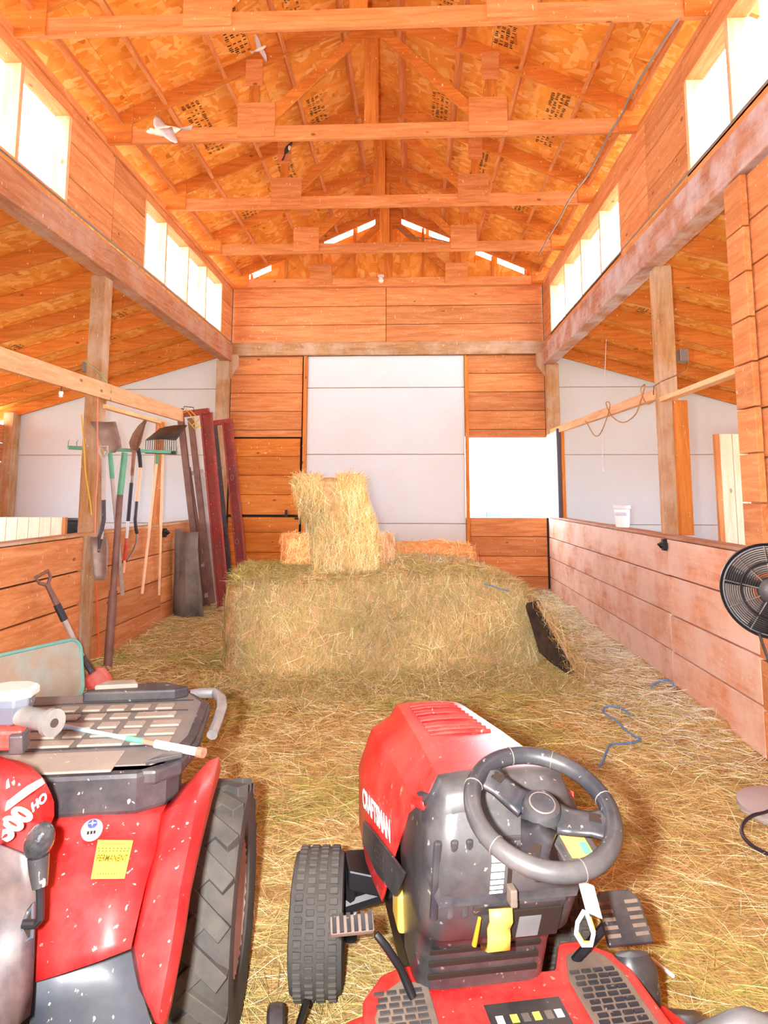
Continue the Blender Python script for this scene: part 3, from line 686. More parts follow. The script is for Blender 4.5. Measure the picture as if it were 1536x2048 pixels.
# loose fluff heaped on and round the huge bale (in the bale's own frame)
n = 16000
a = rng.uniform(-1.24, 1.28, n); b = rng.uniform(-.55, .60, n)
pz = .87+.03*np.sin(a*2.1)-.16*np.clip((a-.55)/.7, 0, 2)**2+rng.uniform(-.02, .035, n)*(1+np.sin(a*5)*.5)-.05*np.clip((-b-.42)/.13, 0, 1)
C = pick(np.concatenate([HAYC, GREENC]), n); gr = rng.random(n) < np.clip((a+.1)/.9, 0, 1)*.45*(b > -.2); C[gr] = pick(GREYC, int(gr.sum()))
gn = rng.random(n) < (a < -.55)*.55; C[gn] = pick(GREENC, int(gn.sum()))
ribbons('hay_fluff', np.stack([a, b, pz], 1), rng.normal(0, 1, (n, 3))*np.array([1, 1, .3]), rng.uniform(.05, .18, n), rng.uniform(.002, .0045, n), C, M['hay'], BIG)
n = 14000
a = rng.uniform(-1.40, 1.5, n); b = -.60-np.abs(rng.normal(0, .17, n))
pz = .03+np.clip(.16+(b+.6)*.6, 0, .2)*rng.random(n)
ribbons('hay_skirt', np.stack([a, b, pz], 1), rng.normal(0, 1, (n, 3))*np.array([1, 1, .45]), rng.uniform(.08, .26, n), rng.uniform(.002, .0042, n), pick(HAYC, n), M['hay'], BIG)
# ================================================================ tools and frames along the tool wall
def T(px, py, off=.08): return P(px, py, x=XL+off)
def lerp(a, b, t): return Vector(a)*(1-t)+Vector(b)*t
def plate(m, rows, y, bulge=.02, tilt=0.0, th=.004):
    """curved metal blade: rows of (pxL, pxR, py) lying near the plane y"""
    R = []; n = 7
    for i, (a, b, py) in enumerate(rows):
        l, r = P(a, py, y=y+tilt*i/(len(rows)-1)), P(b, py, y=y+tilt*i/(len(rows)-1))
        R.append([lerp(l, r, k/(n-1))+Vector((0, bulge*math.sin(math.pi*k/(n-1)), 0)) for k in range(n)])
    return m.loft(R)
M['rust'] = plain('rusty_steel', S(140, 100, 78), .75, .3, var=.3, nscale=14, dust=.4, dustcol=S(178, 160, 145))
M['bladegrey'] = plain('worn_grey_blade', S(156, 144, 136), .6, .35, var=.25, nscale=10, dust=.5, dustcol=S(140, 104, 84))
M['ash'] = plain('pale_wood_handle', S(238, 196, 158), .6, var=.1, nscale=12)
M['greyhandle'] = plain('weathered_grey_handle', S(178, 168, 164), .7, var=.15, nscale=12)
M['green'] = plain('green_paint', S(92, 158, 128), .55, var=.15)
M['redpaint'] = plain('red_paint', S(206, 48, 40), .5, var=.2, dust=.4)
M['foam'] = plain('black_grip', S(40, 40, 54), .6)
M['redsteel'] = plain('red_primed_steel', S(152, 52, 44), .6, .1, var=.22, nscale=7, dust=.5, dustcol=S(120, 84, 72), spots=.5)
M['brownsteel'] = plain('brown_steel', S(122, 88, 80), .65, .2, var=.25, nscale=8, dust=.4, dustcol=S(150, 125, 112))
M['darksteel'] = plain('dark_steel', S(74, 68, 74), .6, .3, var=.25, spots=.4)

t = thing('drain_spade', 'narrow grey spade hanging blade down from the tool rail', 'spade', T(203, 1160, .12))
yb = T(205, 1070, .12).y
MB().tube([P(207, 915, y=yb), P(207, 1000, y=yb), P(203, 1078, y=yb)], [.017, .018, .016]).into(t).build('shaft', M['greyhandle'], t)
MB().tube([P(207, 1000, y=yb-.004), P(207, 1040, y=yb-.004), P(200, 1075, y=yb-.004), P(197, 1105, y=yb-.012)], [.020, .021, .019, .008]).into(t).build('socket', M['darksteel'], t)
MB().tube([P(207, 920, y=yb), P(199, 905, y=yb), P(199, 893, y=yb), P(215, 893, y=yb), P(215, 905, y=yb), P(207, 920, y=yb)], .011).into(t).build('grip', M['greyhandle'], t)
plate(MB(), [(181, 214, 1074), (182, 216, 1100), (185, 215, 1130), (187, 214, 1150), (192, 208, 1161)], yb, .03).into(t).build('blade', M['bladegrey'], t, solid=.005)

t = thing('square_shovel', 'square mouth shovel standing blade up with a green socket', 'shovel', T(245, 1190, .10))
a, b = T(245, 1190, .10), T(220, 903, .10)
MB().tube([a, lerp(a, b, .5), lerp(a, b, .83)], .019).into(t).build('shaft', M['greyhandle'], t)
MB().tube([lerp(a, b, .82), lerp(a, b, .9), b], [.021, .023, .020]).into(t).build('socket', M['green'], t)
plate(MB(), [(180, 231, 843), (190, 236, 860), (198, 241, 878), (206, 243, 895), (214, 230, 905)], b.y, .04, -.03).into(t).build('blade', M['bladegrey'], t, solid=.005)

t = thing('steel_pipe', 'tall brown steel pipe with a green painted upper end', 'pipe', P(217, 1352, z=.03))
a, b, c = P(217, 1352, z=.0), T(240, 990, .14), T(249, 906, .14)
a = Vector((b.x+(a.x-b.x)*.9, a.y, .0))
MB().tube([a, lerp(a, b, .45)], .036, 14).into(t).build('lower_sleeve', M['brownsteel'], t)
MB().tube([lerp(a, b, .42), b], .028, 14).into(t).build('tube', M['brownsteel'], t)
MB().tube([b, c], .0285, 14).into(t).build('painted_end', M['green'], t)

t = thing('round_shovel', 'rusty pointed shovel standing blade up on a red and white shaft', 'shovel', T(246, 1148, .06))
a, b = T(247, 1146, .06), T(268, 905, .06)
for nm, t0, t1, r, mt in (('shaft_tip', 0, .10, .013, 'ash'), ('red_band', .10, .28, .015, 'redpaint'), ('white_band', .28, .42, .015, 'white'), ('foam_grip', .42, .74, .019, 'foam'), ('collar', .74, .80, .017, 'steel')):
    MB().tube([lerp(a, b, t0), lerp(a, b, t1)], r).into(t).build(nm, M[mt], t)
MB().tube([lerp(a, b, .80), lerp(a, b, .92), b+Vector((0, 0, .02))], [.017, .019, .022]).into(t).build('socket', M['rust'], t)
plate(MB(), [(262, 274, 902), (258, 282, 885), (265, 286, 868), (276, 290, 852), (289, 292, 840)], b.y, .05, .08).into(t).build('blade', M['rust'], t, solid=.005)

t = thing('bent_weeding_tool', 'bent tool with black sleeve and curved grey tine by the rake', 'tool', T(254, 1120, .05))
MB().tube([T(276, 897, .05), T(279, 912, .05), T(281, 935, .05)], [.02, .021, .019]).into(t).build('grip', M['foam'], t)
MB().tube([T(281, 933, .05), T(277, 970, .05), T(273, 1004, .05)], .017).into(t).build('shaft', M['ash'], t)
MB().tube([T(273, 1003, .05), T(270, 1040, .05), T(272, 1058, .05), T(274, 1066, .05)], .018).into(t).build('sleeve', M['black'], t)
MB().tube([T(274, 1064, .05), T(273, 1085, .05), T(265, 1105, .05), T(254, 1121, .05)], [.011, .011, .010, .007]).into(t).build('tine', M['steel'], t)

t = thing('landscape_rake', 'wide green rake hung head up with a pale wooden handle', 'rake', T(284, 1188, .07))
a, b = T(284, 1188, .07), T(315, 910, .07)
MB().tube([a, lerp(a, b, .5), lerp(a, b, .94)], .016).into(t).build('handle', M['ash'], t)
MB().tube([lerp(a, b, .93), b], .018).into(t).build('socket', M['green'], t)
h0, h1 = P(136, 895, y=b.y-1.1), P(354, 905, y=b.y+.02)
MB().bar(h0, h1, .025, .035).into(t).build('head_bar', M['green'], t, .003)
for k in range(16):
    q = lerp(h0, h1, k/15.)
    if k < 3 or k > 12: MB().tube([q, q+Vector((0, 0, .055)), q+Vector((.0, .02, .075))], [.004, .0035, .002], 6).into(t).build('tooth', M['green'], t)

t = thing('bedding_fork', 'black plastic bedding fork resting head up over the green rake', 'fork', T(318, 1190, .03))
y0, y1 = 6.95, 7.3
f0, f1, g0, g1 = P(292, 880, y=y0), P(352, 880, y=y0), P(322, 856, y=y1), P(374, 851, y=y1)
MB().loft([[f0, lerp(f0, f1, .5)+Vector((0, 0, .012)), f1], [g0, lerp(g0, g1, .5)+Vector((0, 0, .012)), g1]]).into(t).build('back_plate', M['black'], t, solid=.012)
lo0, lo1 = P(291, 904, y=y0), P(352, 906, y=y0)
MB().bar(lo0, lo1, .03, .035).into(t).build('lower_bar', M['black'], t, .004)
for k in range(15):
    MB().tube([lerp(f0, f1, k/14.), lerp(lo0, lo1, k/14.)], .0045, 6).into(t).build('tine', M['black'], t)
MB().tube([lerp(lo0, lo1, .5)+Vector((0, .06, 0)), T(318, 1190, .03)], .014).into(t).build('handle', M['ash'], t)

t = thing('d_handle_shovel', 'red shovel with a wooden D handle leaning behind the teal tub', 'shovel', P(200, 1388, z=.03))
a, b = T(84, 1148, .07), P(170, 1325, x=-2.50)
MB().tube([lerp(a, b, .12), lerp(a, b, .36)], [.018, .022]).into(t).build('upper_shaft', M['brownsteel'], t)
MB().tube([lerp(a, b, .34), lerp(a, b, .52)], [.026, .027]).into(t).build('taped_grip', M['foam'], t)
MB().tube([lerp(a, b, .52), b], [.021, .020]).into(t).build('shaft', M['greyhandle'], t)
dr = (b-a).normalized(); sd_ = dr.cross(Vector((1, -.4, 0))).normalized()
MB().tube([lerp(a, b, .13), a+sd_*.05+dr*.05, a+sd_*.055, a-sd_*.055, a-sd_*.05+dr*.05, lerp(a, b, .13)], .013).into(t).build('d_grip', M['brownsteel'], t)
c = P(212, 1382, z=.05)
MB().tube([b-dr*.05, lerp(b, c, .35)], [.022, .026]).into(t).build('socket', M['darksteel'], t)
u1 = (c-b).normalized(); v1 = u1.cross(Vector((.3, -1, .5))).normalized()
rows = [[b+u1*(d*(c-b).length)+v1*w*k+Vector((0, .02*(1-k*k), 0)) for k in (-1, -.5, 0, .5, 1)] for d, w in ((.3, .04), (.45, .085), (.75, .09), (1.0, .07))]
MB().loft(rows).into(t).build('blade', M['redpaint'], t, solid=.005)

# teal tub tipped up against the wall
teal = plain('teal_enamel', S(120, 196, 190), .5, var=.1, dust=.2, spots=.3, spotcol=S(90, 80, 70)); inside = plain('dusty_tub_inside', S(176, 190, 184), .6, var=.12, dust=.75, dustcol=S(186, 156, 118))
t = thing('teal_tub', 'teal wheelbarrow tub tipped on its side against the plank wall', 'tub', (-2.36, 4.50, .03))
e1 = Vector((.42, .91, 0)); nb = Vector((-.89, .41, -.18)).normalized(); e2 = nb.cross(e1).normalized()
if e2.z < 0: e2 = -e2
oc = P(168, 1393, z=.06)-e1*.40+e2*.21
def rr(wd, ht, r, dep, n=6):
    out = []
    for cx, cz, a0 in ((wd-r, ht-r, 0), (-wd+r, ht-r, 90), (-wd+r, -ht+r, 180), (wd-r, -ht+r, 270)):
        for k in range(n+1):
            an = math.radians(a0+90*k/n); out.append(oc+e1*(cx+r*math.cos(an))+e2*(cz+r*math.sin(an))+nb*dep)
    return out
MB().tube(rr(.40, .21, .09, 0), .013, 8, True).into(t).build('rim', teal, t)
MB().loft([rr(.39, .20, .09, 0), rr(.35, .165, .09, .07), rr(.32, .13, .08, .09)], True, True, True).into(t).build('pan', inside, t, solid=.004)

# ---- steel frames leaning in the corner
def channel(m, p, q, w, d, up):
    p, q, up = Vector(p), Vector(q), Vector(up); a = (q-p).normalized(); s = a.cross(up).normalized()
    m.bar(p, q, w, d*.4, up)
    for k in (-1, 1): m.bar(p+s*k*(w/2-.012)-up*d*.4, q+s*k*(w/2-.012)-up*d*.4, .024, d*.8, up)
    return m
def leg(name, mt, t, p, q, wpx, y0, y1, deep=.05, chan=False):
    a, b = P(*p, y=y0), P(*q, y=y1); w = wpx*(y0+y1)/2/F
    m = MB()
    if chan: channel(m, a, b, w, deep, (0, 1, 0))
    else: m.bar(a, b, w, deep, (0, 1, 0))
    return m.into(t).build(name, M[mt], t, .003)
t = thing('steel_gate', 'rust red steel gate frame leaning in front of the ladder', 'frame', P(440, 1214, z=.03))
leg('channel_leg', 'redsteel', t, (413, 826), (448, 1212), 24, 8.0, 8.32, .06, True)
leg('side_leg', 'brownsteel', t, (361, 834), (404, 1212), 12, 8.0, 8.32)
leg('middle_leg', 'brownsteel', t, (381, 836), (424, 1206), 11, 8.02, 8.34)
leg('top_bar', 'redsteel', t, (354, 830), (418, 822), 12, 8.0, 8.0)
t = thing('steel_gate', 'maroon steel gate frame leaning beside the end wall', 'frame', P(486, 1160, y=9.0))
t.location.z = .03
leg('channel_leg', 'redsteel', t, (455, 843), (490, 1195), 20, 8.65, 8.95, .06, True)
leg('side_leg', 'darksteel', t, (428, 848), (462, 1180), 10, 8.65, 8.95)
leg('top_bar', 'redsteel', t, (423, 847), (461, 842), 10, 8.65, 8.65)
for px, py in ((465, 955), (475, 1083)):
    q = P(px, py, y=8.70); MB().tube([q+Vector((.02*math.cos(k*.63), -.02, .035*math.sin(k*.63))) for k in range(10)], .004, 6, True).into(t).build('ring', M['steel'], t)
t = thing('wooden_ladder', 'weathered ladder wedged between the two steel frames', 'ladder', P(425, 1212, y=8.55))
t.location.z = .03
leg('rail', 'brownsteel', t, (374, 935), (414, 1212), 13, 8.42, 8.52)
leg('rail', 'greyhandle', t, (405, 945), (436, 1210), 8, 8.42, 8.52)
for p, q in (((378, 948), (406, 942)), ((396, 1105), (440, 1095)), ((402, 1130), (436, 1122)), ((408, 1192), (436, 1182))):
    leg('rung', 'greyhandle', t, p, q, 8, 8.48, 8.48, .03)
t = thing('rubber_sheet', 'grey rubber sheet slumped against the plank wall', 'sheet', P(370, 1228, z=.03))
rows = []
for k, (a, b, py) in enumerate(((352, 396, 1064), (350, 394, 1100), (349, 397, 1140), (346, 402, 1190), (345, 406, 1234))):
    y_ = 7.66+.02*k; rows.append([lerp(P(a, py, y=y_), P(b, py, y=y_), i/6)+Vector((0, .05*math.sin(i*1.3+k*.4)*(.4+.15*k), 0)) for i in range(7)])
MB().loft(rows).into(t).build('sheet_body', plain('grey_rubber', S(112, 104, 98), .85, var=.25, nscale=6, dust=.5, dustcol=S(150, 138, 126)), t, solid=.015)
MB().loft([[v+Vector((-.03, .05, .03)) for v in r[:3]] for r in rows]).into(t).build('folded_edge', bpy.data.materials['grey_rubber'], t, solid=.015)
t = thing('ratchet_strap', 'yellow and black ratchet strap bundle hooked on the rail end', 'strap', P(378, 850, y=7.8))
yl = plain('yellow_webbing', S(232, 196, 40), .7)
for k, pts in enumerate((((362, 828), (380, 820), (398, 838), (385, 850)), ((372, 818), (392, 846), (402, 856)), ((376, 842), (390, 858), (400, 850)))):
    MB().tube([P(a, b, y=7.82+.02*k) for a, b in pts], .014, 8, flat=.4).into(t).build('webbing', yl, t)
MB().tube([P(a, b, y=7.84) for a, b in ((366, 824), (368, 813), (387, 815), (388, 824))], .005, 6).into(t).build('wire_handle', M['blackmetal'], t)
MB().bar(P(350, 822, y=7.83), P(366, 819, y=7.83), .04, .03).into(t).build('buckle', M['blackmetal'], t, .005)

# ---- cords, straps and boxes on the posts
orange = plain('orange_cord', S(240, 104, 50), .6); yellow = plain('yellow_rope', S(226, 176, 52), .7); pinkc = plain('faded_pink_cord', S(236, 138, 110), .7)
def cord(name, lab, pts, r, mat, cat='cord'):
    q = [pts[0]]+list(pts)+[pts[-1]]; sm = []
    for i in range(1, len(q)-2):
        a, b, c, d = (Vector(v) for v in q[i-1:i+3])
        for k in range(5):
            u = k/5; sm.append(.5*((2*b)+(c-a)*u+(2*a-5*b+4*c-d)*u*u+(3*b-a-3*c+d)*u**3))
    sm.append(Vector(pts[-1]))
    o = MB().tube(sm, r, 7).build(name, mat); tag(o, lab, cat); return o
cord('orange_cord', 'orange cord hanging down below the drain spade', [T(192, 1165, .02), T(195, 1220, .02), T(197, 1290, .02), T(199, 1340, .03)], .006, orange)
cord('pink_cord', 'faded pink cord running down the strapped post', [T(196, 775, .0), T(195, 850, .0), T(196, 930, .0), T(192, 1000, .0), T(190, 1070, .0)], .006, pinkc)
yp = 5.855
cord('yellow_rope', 'yellow rope trailing down the face of the strapped post', [P(163, 830, y=yp), P(168, 890, y=yp), P(172, 950, y=yp), P(180, 1000, y=yp), P(183, 1030, y=yp)], .006, yellow)
t = thing('green_strap', 'faded green strap tied round the post above the tools', 'strap', P(205, 770, y=5.85))
gs = plain('green_webbing', S(150, 168, 112), .8, var=.2)
MB().tube([P(170, 722, y=5.85), P(188, 735, y=5.845), P(203, 748, y=5.84), P(212, 762, y=5.85), P(218, 780, y=5.92)], .022, 8, flat=.25).into(t).build('webbing', gs, t)
MB().tube([P(218, 772, y=5.90), P(222, 784, y=5.90), P(217, 790, y=5.90), P(221, 800, y=5.9)], .012).into(t).build('knot', gs, t)
def ebox(lab, c, s, wire):
    t = thing('electrical_box', lab, 'electrical box', c)
    MB().box(-s[0], s[0], -s[1], s[1], -s[2], s[2]).build('box', M['steel'], t, .004)
    MB().box(-s[0]*.85, s[0]*.85, -s[1]-.006, -s[1]+.001, -s[2]*.9, s[2]*.9).build('cover', M['steel'], t, .002)
    MB().tube([Vector(w)-Vector(c) for w in wire], .005, 6).build('wire', plain('wire_'+lab[:4], S(120, 84, 60), .6), t)
c = P(163, 735, y=5.93); c.x = XL-.214; ebox('small grey electrical box on the strapped post', c, (.03, .04, .05), [c, P(152, 742, y=5.93), P(145, 752, y=5.93), P(143, 768, y=5.93)])
c = P(1364, 712, y=5.60); ebox('grey electrical box on the post above the fan side wall', c, (.035, .05, .055), [c, P(1375, 722, y=5.6), P(1372, 740, y=5.58), P(1350, 752, y=5.53), P(1325, 762, y=5.53), P(1308, 772, y=5.6), P(1306, 800, y=5.7)])
pts = []
for px, py in ((1310, 800), (1296, 808), (1288, 800), (1282, 778), (1290, 770), (1282, 800), (1270, 830), (1245, 845), (1222, 830), (1212, 806), (1220, 808), (1214, 835), (1200, 868), (1188, 870), (1176, 850), (1170, 842)):
    pts.append(P(px, py, x=XR+.02))
cord('looped_cord', 'thin brown cord looped round the pale rail', pts, .006, plain('brown_cord', S(176, 132, 84), .7))
pts = [P(*p, x=XR+.50) for p in ((1205, 885), (1206, 910), (1206, 938))]; _ry = min([9.93-.74*k for k in range(12)], key=lambda v: abs(v-pts[0].y)); pts = [Vector((pts[0].x, _ry, zlean(pts[0].x)+.06))]+pts; pts = [pts[0], pts[1], pts[3]]
t = thing('pull_cord', 'white pull cord with a small bell end hanging before the white wall', 'cord', pts[2])
MB().tube(pts, .003, 6).into(t).build('string', M['white'], t); MB().ball(pts[2]-Vector((0, 0, .02)), (.015, .015, .028)).into(t).build('bell_end', M['white'], t)
pts = [P(px, py, x=1.70) for px, py in ((1357, 38), (1310, 110), (1262, 190), (1243, 230), (1218, 270), (1200, 305), (1172, 355), (1152, 380), (1132, 412), (1118, 440), (1094, 480), (1078, 510))]
cord('roof_cable', 'grey cable running from truss to truss below the roof sheets', pts, .010, M['steel'], 'cable')
pts = [P(px, py, y=9.88) for px, py in ((785, 455), (800, 458), (815, 470), (840, 476), (870, 478), (897, 484))]
cord('gable_cable', 'thin grey cable draped across the gable end', pts, .010, M['steel'], 'cable')
# ================================================================ red lawn tractor
M['red'] = plain('red_enamel', S(222, 28, 30), .32, var=.06, nscale=5, dust=.32, dustcol=S(240, 140, 128), spots=.35)
M['reddull'] = plain('red_dusty_plastic', S(226, 34, 36), .42, var=.06, nscale=5, dust=.35, dustcol=S(236, 120, 116), spots=.4)
M['dash'] = plain('charcoal_plastic', S(44, 46, 52), .36, var=.1, nscale=6, dust=.30, dustcol=S(140, 134, 128), spots=.25)
M['tyre'] = plain('dusty_tyre_rubber', S(66, 65, 64), .85, var=.15, nscale=10, dust=.35, dustcol=S(120, 112, 100))
M['pad'] = plain('rubber_foot_pad', S(112, 98, 88), .85, var=.15, dust=.5, dustcol=S(150, 132, 115))
M['yellow'] = plain('yellow_plastic', S(240, 206, 96), .45, var=.05); M['whitep'] = plain('white_print', S(245, 245, 245), .5, var=.02)
M['seatv'] = plain('black_vinyl', S(50, 50, 54), .45, var=.1, dust=.1)
TR = thing('lawn_tractor', 'red lawn tractor with black steering wheel parked before the hay', 'lawn tractor', (.25, 1.40, .03), math.radians(11))
TRI = frame_of(TR).inverted()
def tl(px, py, z): return TRI @ P(px, py, z=z+.03)
def wheel(par, name, x, y, r, w, rimr, lugs, rows, tilt=0.0, steer=0.0, chev=False, lugmat='tyre', rimmat=None):
    """tyre (part) with tread and rim as its sub-parts; axle along x"""
    Mx = Matrix.Translation((x, y, r-.006)) @ Matrix.Rotation(steer, 4, 'Z') @ Matrix.Rotation(math.pi/2, 4, 'Y')
    h = w/2; prof = [(rimr, -h*.72), (rimr+.012, -h*.86), (r*.80, -h*.99), (r*.93, -h*.93), (r*.985, -h*.66), (r, -h*.3), (r, h*.3), (r*.985, h*.66), (r*.93, h*.93), (r*.80, h*.99), (rimr+.012, h*.86), (rimr, h*.72)]
    o = MB().lathe(prof, Mx, 40).build(name, M['tyre'], par, center=False)
    m = MB()
    for k in range(lugs):
        a = 2*math.pi*k/lugs
        for q in rows:
            aa = a+(.5*2*math.pi/lugs if chev and q > 0 else 0)
            c0 = Vector((math.cos(aa), math.sin(aa), 0)); tg = Vector((-math.sin(aa), math.cos(aa), 0)); ax = Vector((0, 0, 1))
            if chev:
                rad = r*.985
                d = (ax*abs(q)/q*h*.50+tg*h*.42)
                m.obox(c0*rad+ax*q*h*.52, d, d.cross(c0).normalized()*(.020*r/.3), c0*.018)
            else:
                m.obox(c0*(r-.001)+ax*q*h+tg*(.009*math.sin(q*7)), ax*h*.15, tg*(math.pi*r/lugs*.62), c0*.006)
    m.xf(Mx).build('tread', M[lugmat], o, .002, center=False, segs=1)
    rp = [(.0, h*.30), (rimr*.35, h*.34), (rimr*.42, h*.20), (rimr*.85, h*.25), (rimr*.95, h*.66), (rimr+.008, h*.80), (rimr+.008, -h*.80), (rimr*.9, -h*.6), (.0, -h*.3)]
    MB().lathe(rp, Mx, 32).build('rim', rimmat or M['whitep'], o, center=False)
    return o
wheel(TR, 'front_tyre', -.385, .90, .192, .165, .085, 44, (-.62, -.2, .2, .62), 0, math.radians(-7))
wheel(TR, 'front_tyre', .385, .90, .192, .165, .085, 44, (-.62, -.2, .2, .62), 0, math.radians(-7))
for s in (-1, 1): wheel(TR, 'rear_tyre', s*.37, -.34, .255, .22, .11, 22, (-.5, .5), 0, 0, True)
MB().tube([(-.31, .90, .22), (-.12, .90, .26), (.12, .90, .26), (.31, .90, .22)], .026).build('front_axle', M['blackmetal'], TR)
for s in (-1, 1):
    MB().tube([(s*.285, .90, .12), (s*.285, .90, .33)], .022).build('spindle', M['blackmetal'], TR)
    MB().prism([(s*.13, .80, .27), (s*.30, .83, .30), (s*.30, .95, .30), (s*.13, 1.0, .27)], (0, 0, .06)).build('axle_bracket', M['blackmetal'], TR, .006)
MB().box(-.14, .14, .50, 1.08, .20, .62).build('engine_block', M['dark'], TR, .02)
for s in (-1, 1): MB().bar((s*.155, -.6, .24), (s*.155, 1.08, .24), .03, .09).build('frame_rail', M['blackmetal'], TR, .003)
MB().box(-.19, -.11, .56, .66, .33, .43).build('yellow_guard', M['yellow'], TR, .01)
# hood
def interp(y, tab):
    for (a, u), (b, v) in zip(tab, tab[1:]):
        if y <= b: return u+(v-u)*max(0, (y-a)/(b-a))
    return tab[-1][1]
ZT = [(.20, .865), (.6, .83), (1.02, .785), (1.10, .765), (1.15, .70), (1.18, .60)]
PA = [(.20, .145), (.6, .128), (1.05, .108), (1.18, .10)]; PB = [(.20, .178), (.6, .19), (1.05, .20), (1.15, .17), (1.18, .14)]
PC = [(.20, .182), (.43, .192), (.65, .222), (.85, .243), (1.05, .243), (1.13, .215), (1.18, .16)]
ZB = [(.20, .80), (.33, .76), (.43, .69), (.55, .53), (.66, .36), (.80, .355), (1.18, .40)]
ys = [.245, .28, .33, .40, .48, .56, .62, .66, .75, .85, .95, 1.04, 1.09, 1.13, 1.16, 1.18]; rows = []
def hood_row(y):
    zt, a, b, c, zb = (interp(y, t_) for t_ in (ZT, PA, PB, PC, ZB))
    half = [(0, zt), (a*.6, zt-.001), (a, zt-.006), (a+.022, zt-.045), (b, zt-.080), (c, zt-.20 if zt-.20 > zb else zb+.02), (c*.99, zb+.01), (c*.97, zb)]
    half = [(x, max(z, zb)) for x, z in half]
    return [Vector((-x, y, z)) for x, z in reversed(half)]+[Vector((x, y, z)) for x, z in half[1:]]
rows = [hood_row(y) for y in ys]; m = MB().loft([r[::-1] for r in rows], cap=False)
n_ = len(m.v); last = rows[-1]; m.add(last, [tuple(range(len(last)))], False)
hood = m.build('hood', M['red'], TR, angle=28, solid=.006)
for k in range(10):
    y = .60+k*.042; z = interp(y, ZT); a = interp(y, PA)*.70
    MB().tube([(-a, y, z-.004), (-a*.5, y, z+.001), (a*.5, y, z+.001), (a, y, z-.004)], .011, 8).build('louvre', M['red'], hood if False else TR)
def side_pt(px, py):
    """nearest point of the hood's near flank along the pixel's line of sight, in the tractor frame"""
    d0 = TRI @ CAM; d1 = (TRI @ P(px, py, z=.2))-d0; best = None
    for i in range(400):
        p = d0+d1*(.35+.9*i/400)
        w = interp(p.y, PC); zt = interp(p.y, ZT)
        if p.x > -w: best = p; break
        best = p
    return best
vp = [side_pt(*p) for p in ((733, 1640), (758, 1668), (817, 1745), (797, 1792), (760, 1745), (732, 1684))]
nrm = (vp[2]-vp[0]).cross(vp[4]-vp[0]).normalized(); nrm = nrm if nrm.x < 0 else -nrm
MB().prism([p+nrm*.004 for p in vp], nrm*.008).build('side_vent', M['dash'], TR, .002)
ctr = sum(vp, Vector())/6; e1_ = (vp[2]-vp[0]).normalized(); e2_ = nrm.cross(e1_)
m = MB()
for i in range(6):
    for j in range(4):
        c = ctr+e1_*((i-2.5)*.018+.006*j)+e2_*((j-1.5)*.016)+nrm*.0125; m.obox(c, e1_*.0055, e2_*.0045, nrm*.0008)
m.build('vent_holes', M['dark'], TR)
# lettering on the flank
a_, b_ = side_pt(731, 1596), side_pt(783, 1662); c_ = side_pt(742, 1570)
xd = (b_-a_); yd = Vector((0, 0, 1)); mid = side_pt(757, 1627)
nn = xd.cross(yd).normalized()
Mtx = frame3(mid+nn*.010*(1 if nn.x < 0 else -1), xd, yd)
text_mesh('CRAFTSMAN', .074, M['whitep'], TR, Mtx, bold=.0022, sx=.83*xd.length/.33)
# black cowl closing the back of the hood
def cowl_row(y, k, dz):
    yy = max(y, .245); zt, a, b, c = (interp(yy, t_) for t_ in (ZT, PA, PB, PC)); zb = interp(y, [(.14, .66), (.26, .66), (.30, .65), (.44, .665), (.58, .48)])
    half = [(0, zt), (a*.6, zt-.001), (a, zt-.006), (a+.012, zt-.032), (b, zt-.075), (c, max(zt-.20, zb+.02)), (c, zb+.01), (c*.99, zb)]
    half = [(x*k, z*1-dz) for x, z in half]
    return [Vector((-x, y, z)) for x, z in reversed(half)]+[Vector((x, y, z)) for x, z in half[1:]]
rws = [cowl_row(.266, 1.02, -.006), cowl_row(.235, 1.022, -.006), cowl_row(.21, 1.0, .006), cowl_row(.196, .95, .025), cowl_row(.19, .88, .05)]
MB().loft(rws, cap=True).build('dash_cowl', M['dash'], TR, angle=40)
# dash tower
lv = [(.30, .172, .395, .62), (.40, .176, .36, .62), (.47, .178, .315, .62), (.50, .184, .255, .60), (.56, .190, .225, .58), (.64, .192, .185, .55), (.71, .190, .165, .50), (.77, .184, .17, .45), (.815, .168, .195, .32), (.838, .150, .205, .28), (.846, .12, .215, .26)]
def ring(z, hw, yb, yf, n=5):
    r = min(.06, hw*.5, (yf-yb)*.45); out = []
    for cx, cy, a0 in ((hw-r, yf-r, 0), (-hw+r, yf-r, 90), (-hw+r, yb+r, 180), (hw-r, yb+r, 270)):
        for k in range(n+1):
            an = math.radians(a0+90*k/n); out.append(Vector((cx+r*math.cos(an), cy+r*math.sin(an), z)))
    return out
MB().loft([ring(*l) for l in lv], True, True, True).build('dash_tower', M['dash'], TR, angle=40)
def dash_y(z):
    for (z0, _, y0, _), (z1, _, y1, _) in zip([(l[0], l[1], l[2], l[3]) for l in lv], [(l[0], l[1], l[2], l[3]) for l in lv][1:]):
        if z <= z1: return y0+(y1-y0)*(z-z0)/(z1-z0)
    return lv[-1][2]
def dpanel(name, x0, x1, z0, z1, mat, out=.004, th=.006, bev=.003):
    x0, x1 = x0-.018, x1-.018; y0, y1 = dash_y(z0)-out, dash_y(z1)-out
    return MB().prism([(x0, y0, z0), (x1, y0, z0), (x1, y1, z1), (x0, y1, z1)], (0, th, 0)).build(name, mat, TR, bev)
for x in (-.150, -.112, -.078): dpanel('dash_rib', x-.009, x+.009, .57, .76, M['dash'], .008, .016, .006)
tp = dpanel('throttle_panel', -.058, .052, .62, .76, M['black'], .003)
z0s = [.635, .646, .658, .672, .690, .712]
for k, z in enumerate(z0s): dpanel('white_mark', -.030, .000, z, z+(.006, .007, .009, .013, .017, .016)[k], M['whitep'], .006, .003, 0)
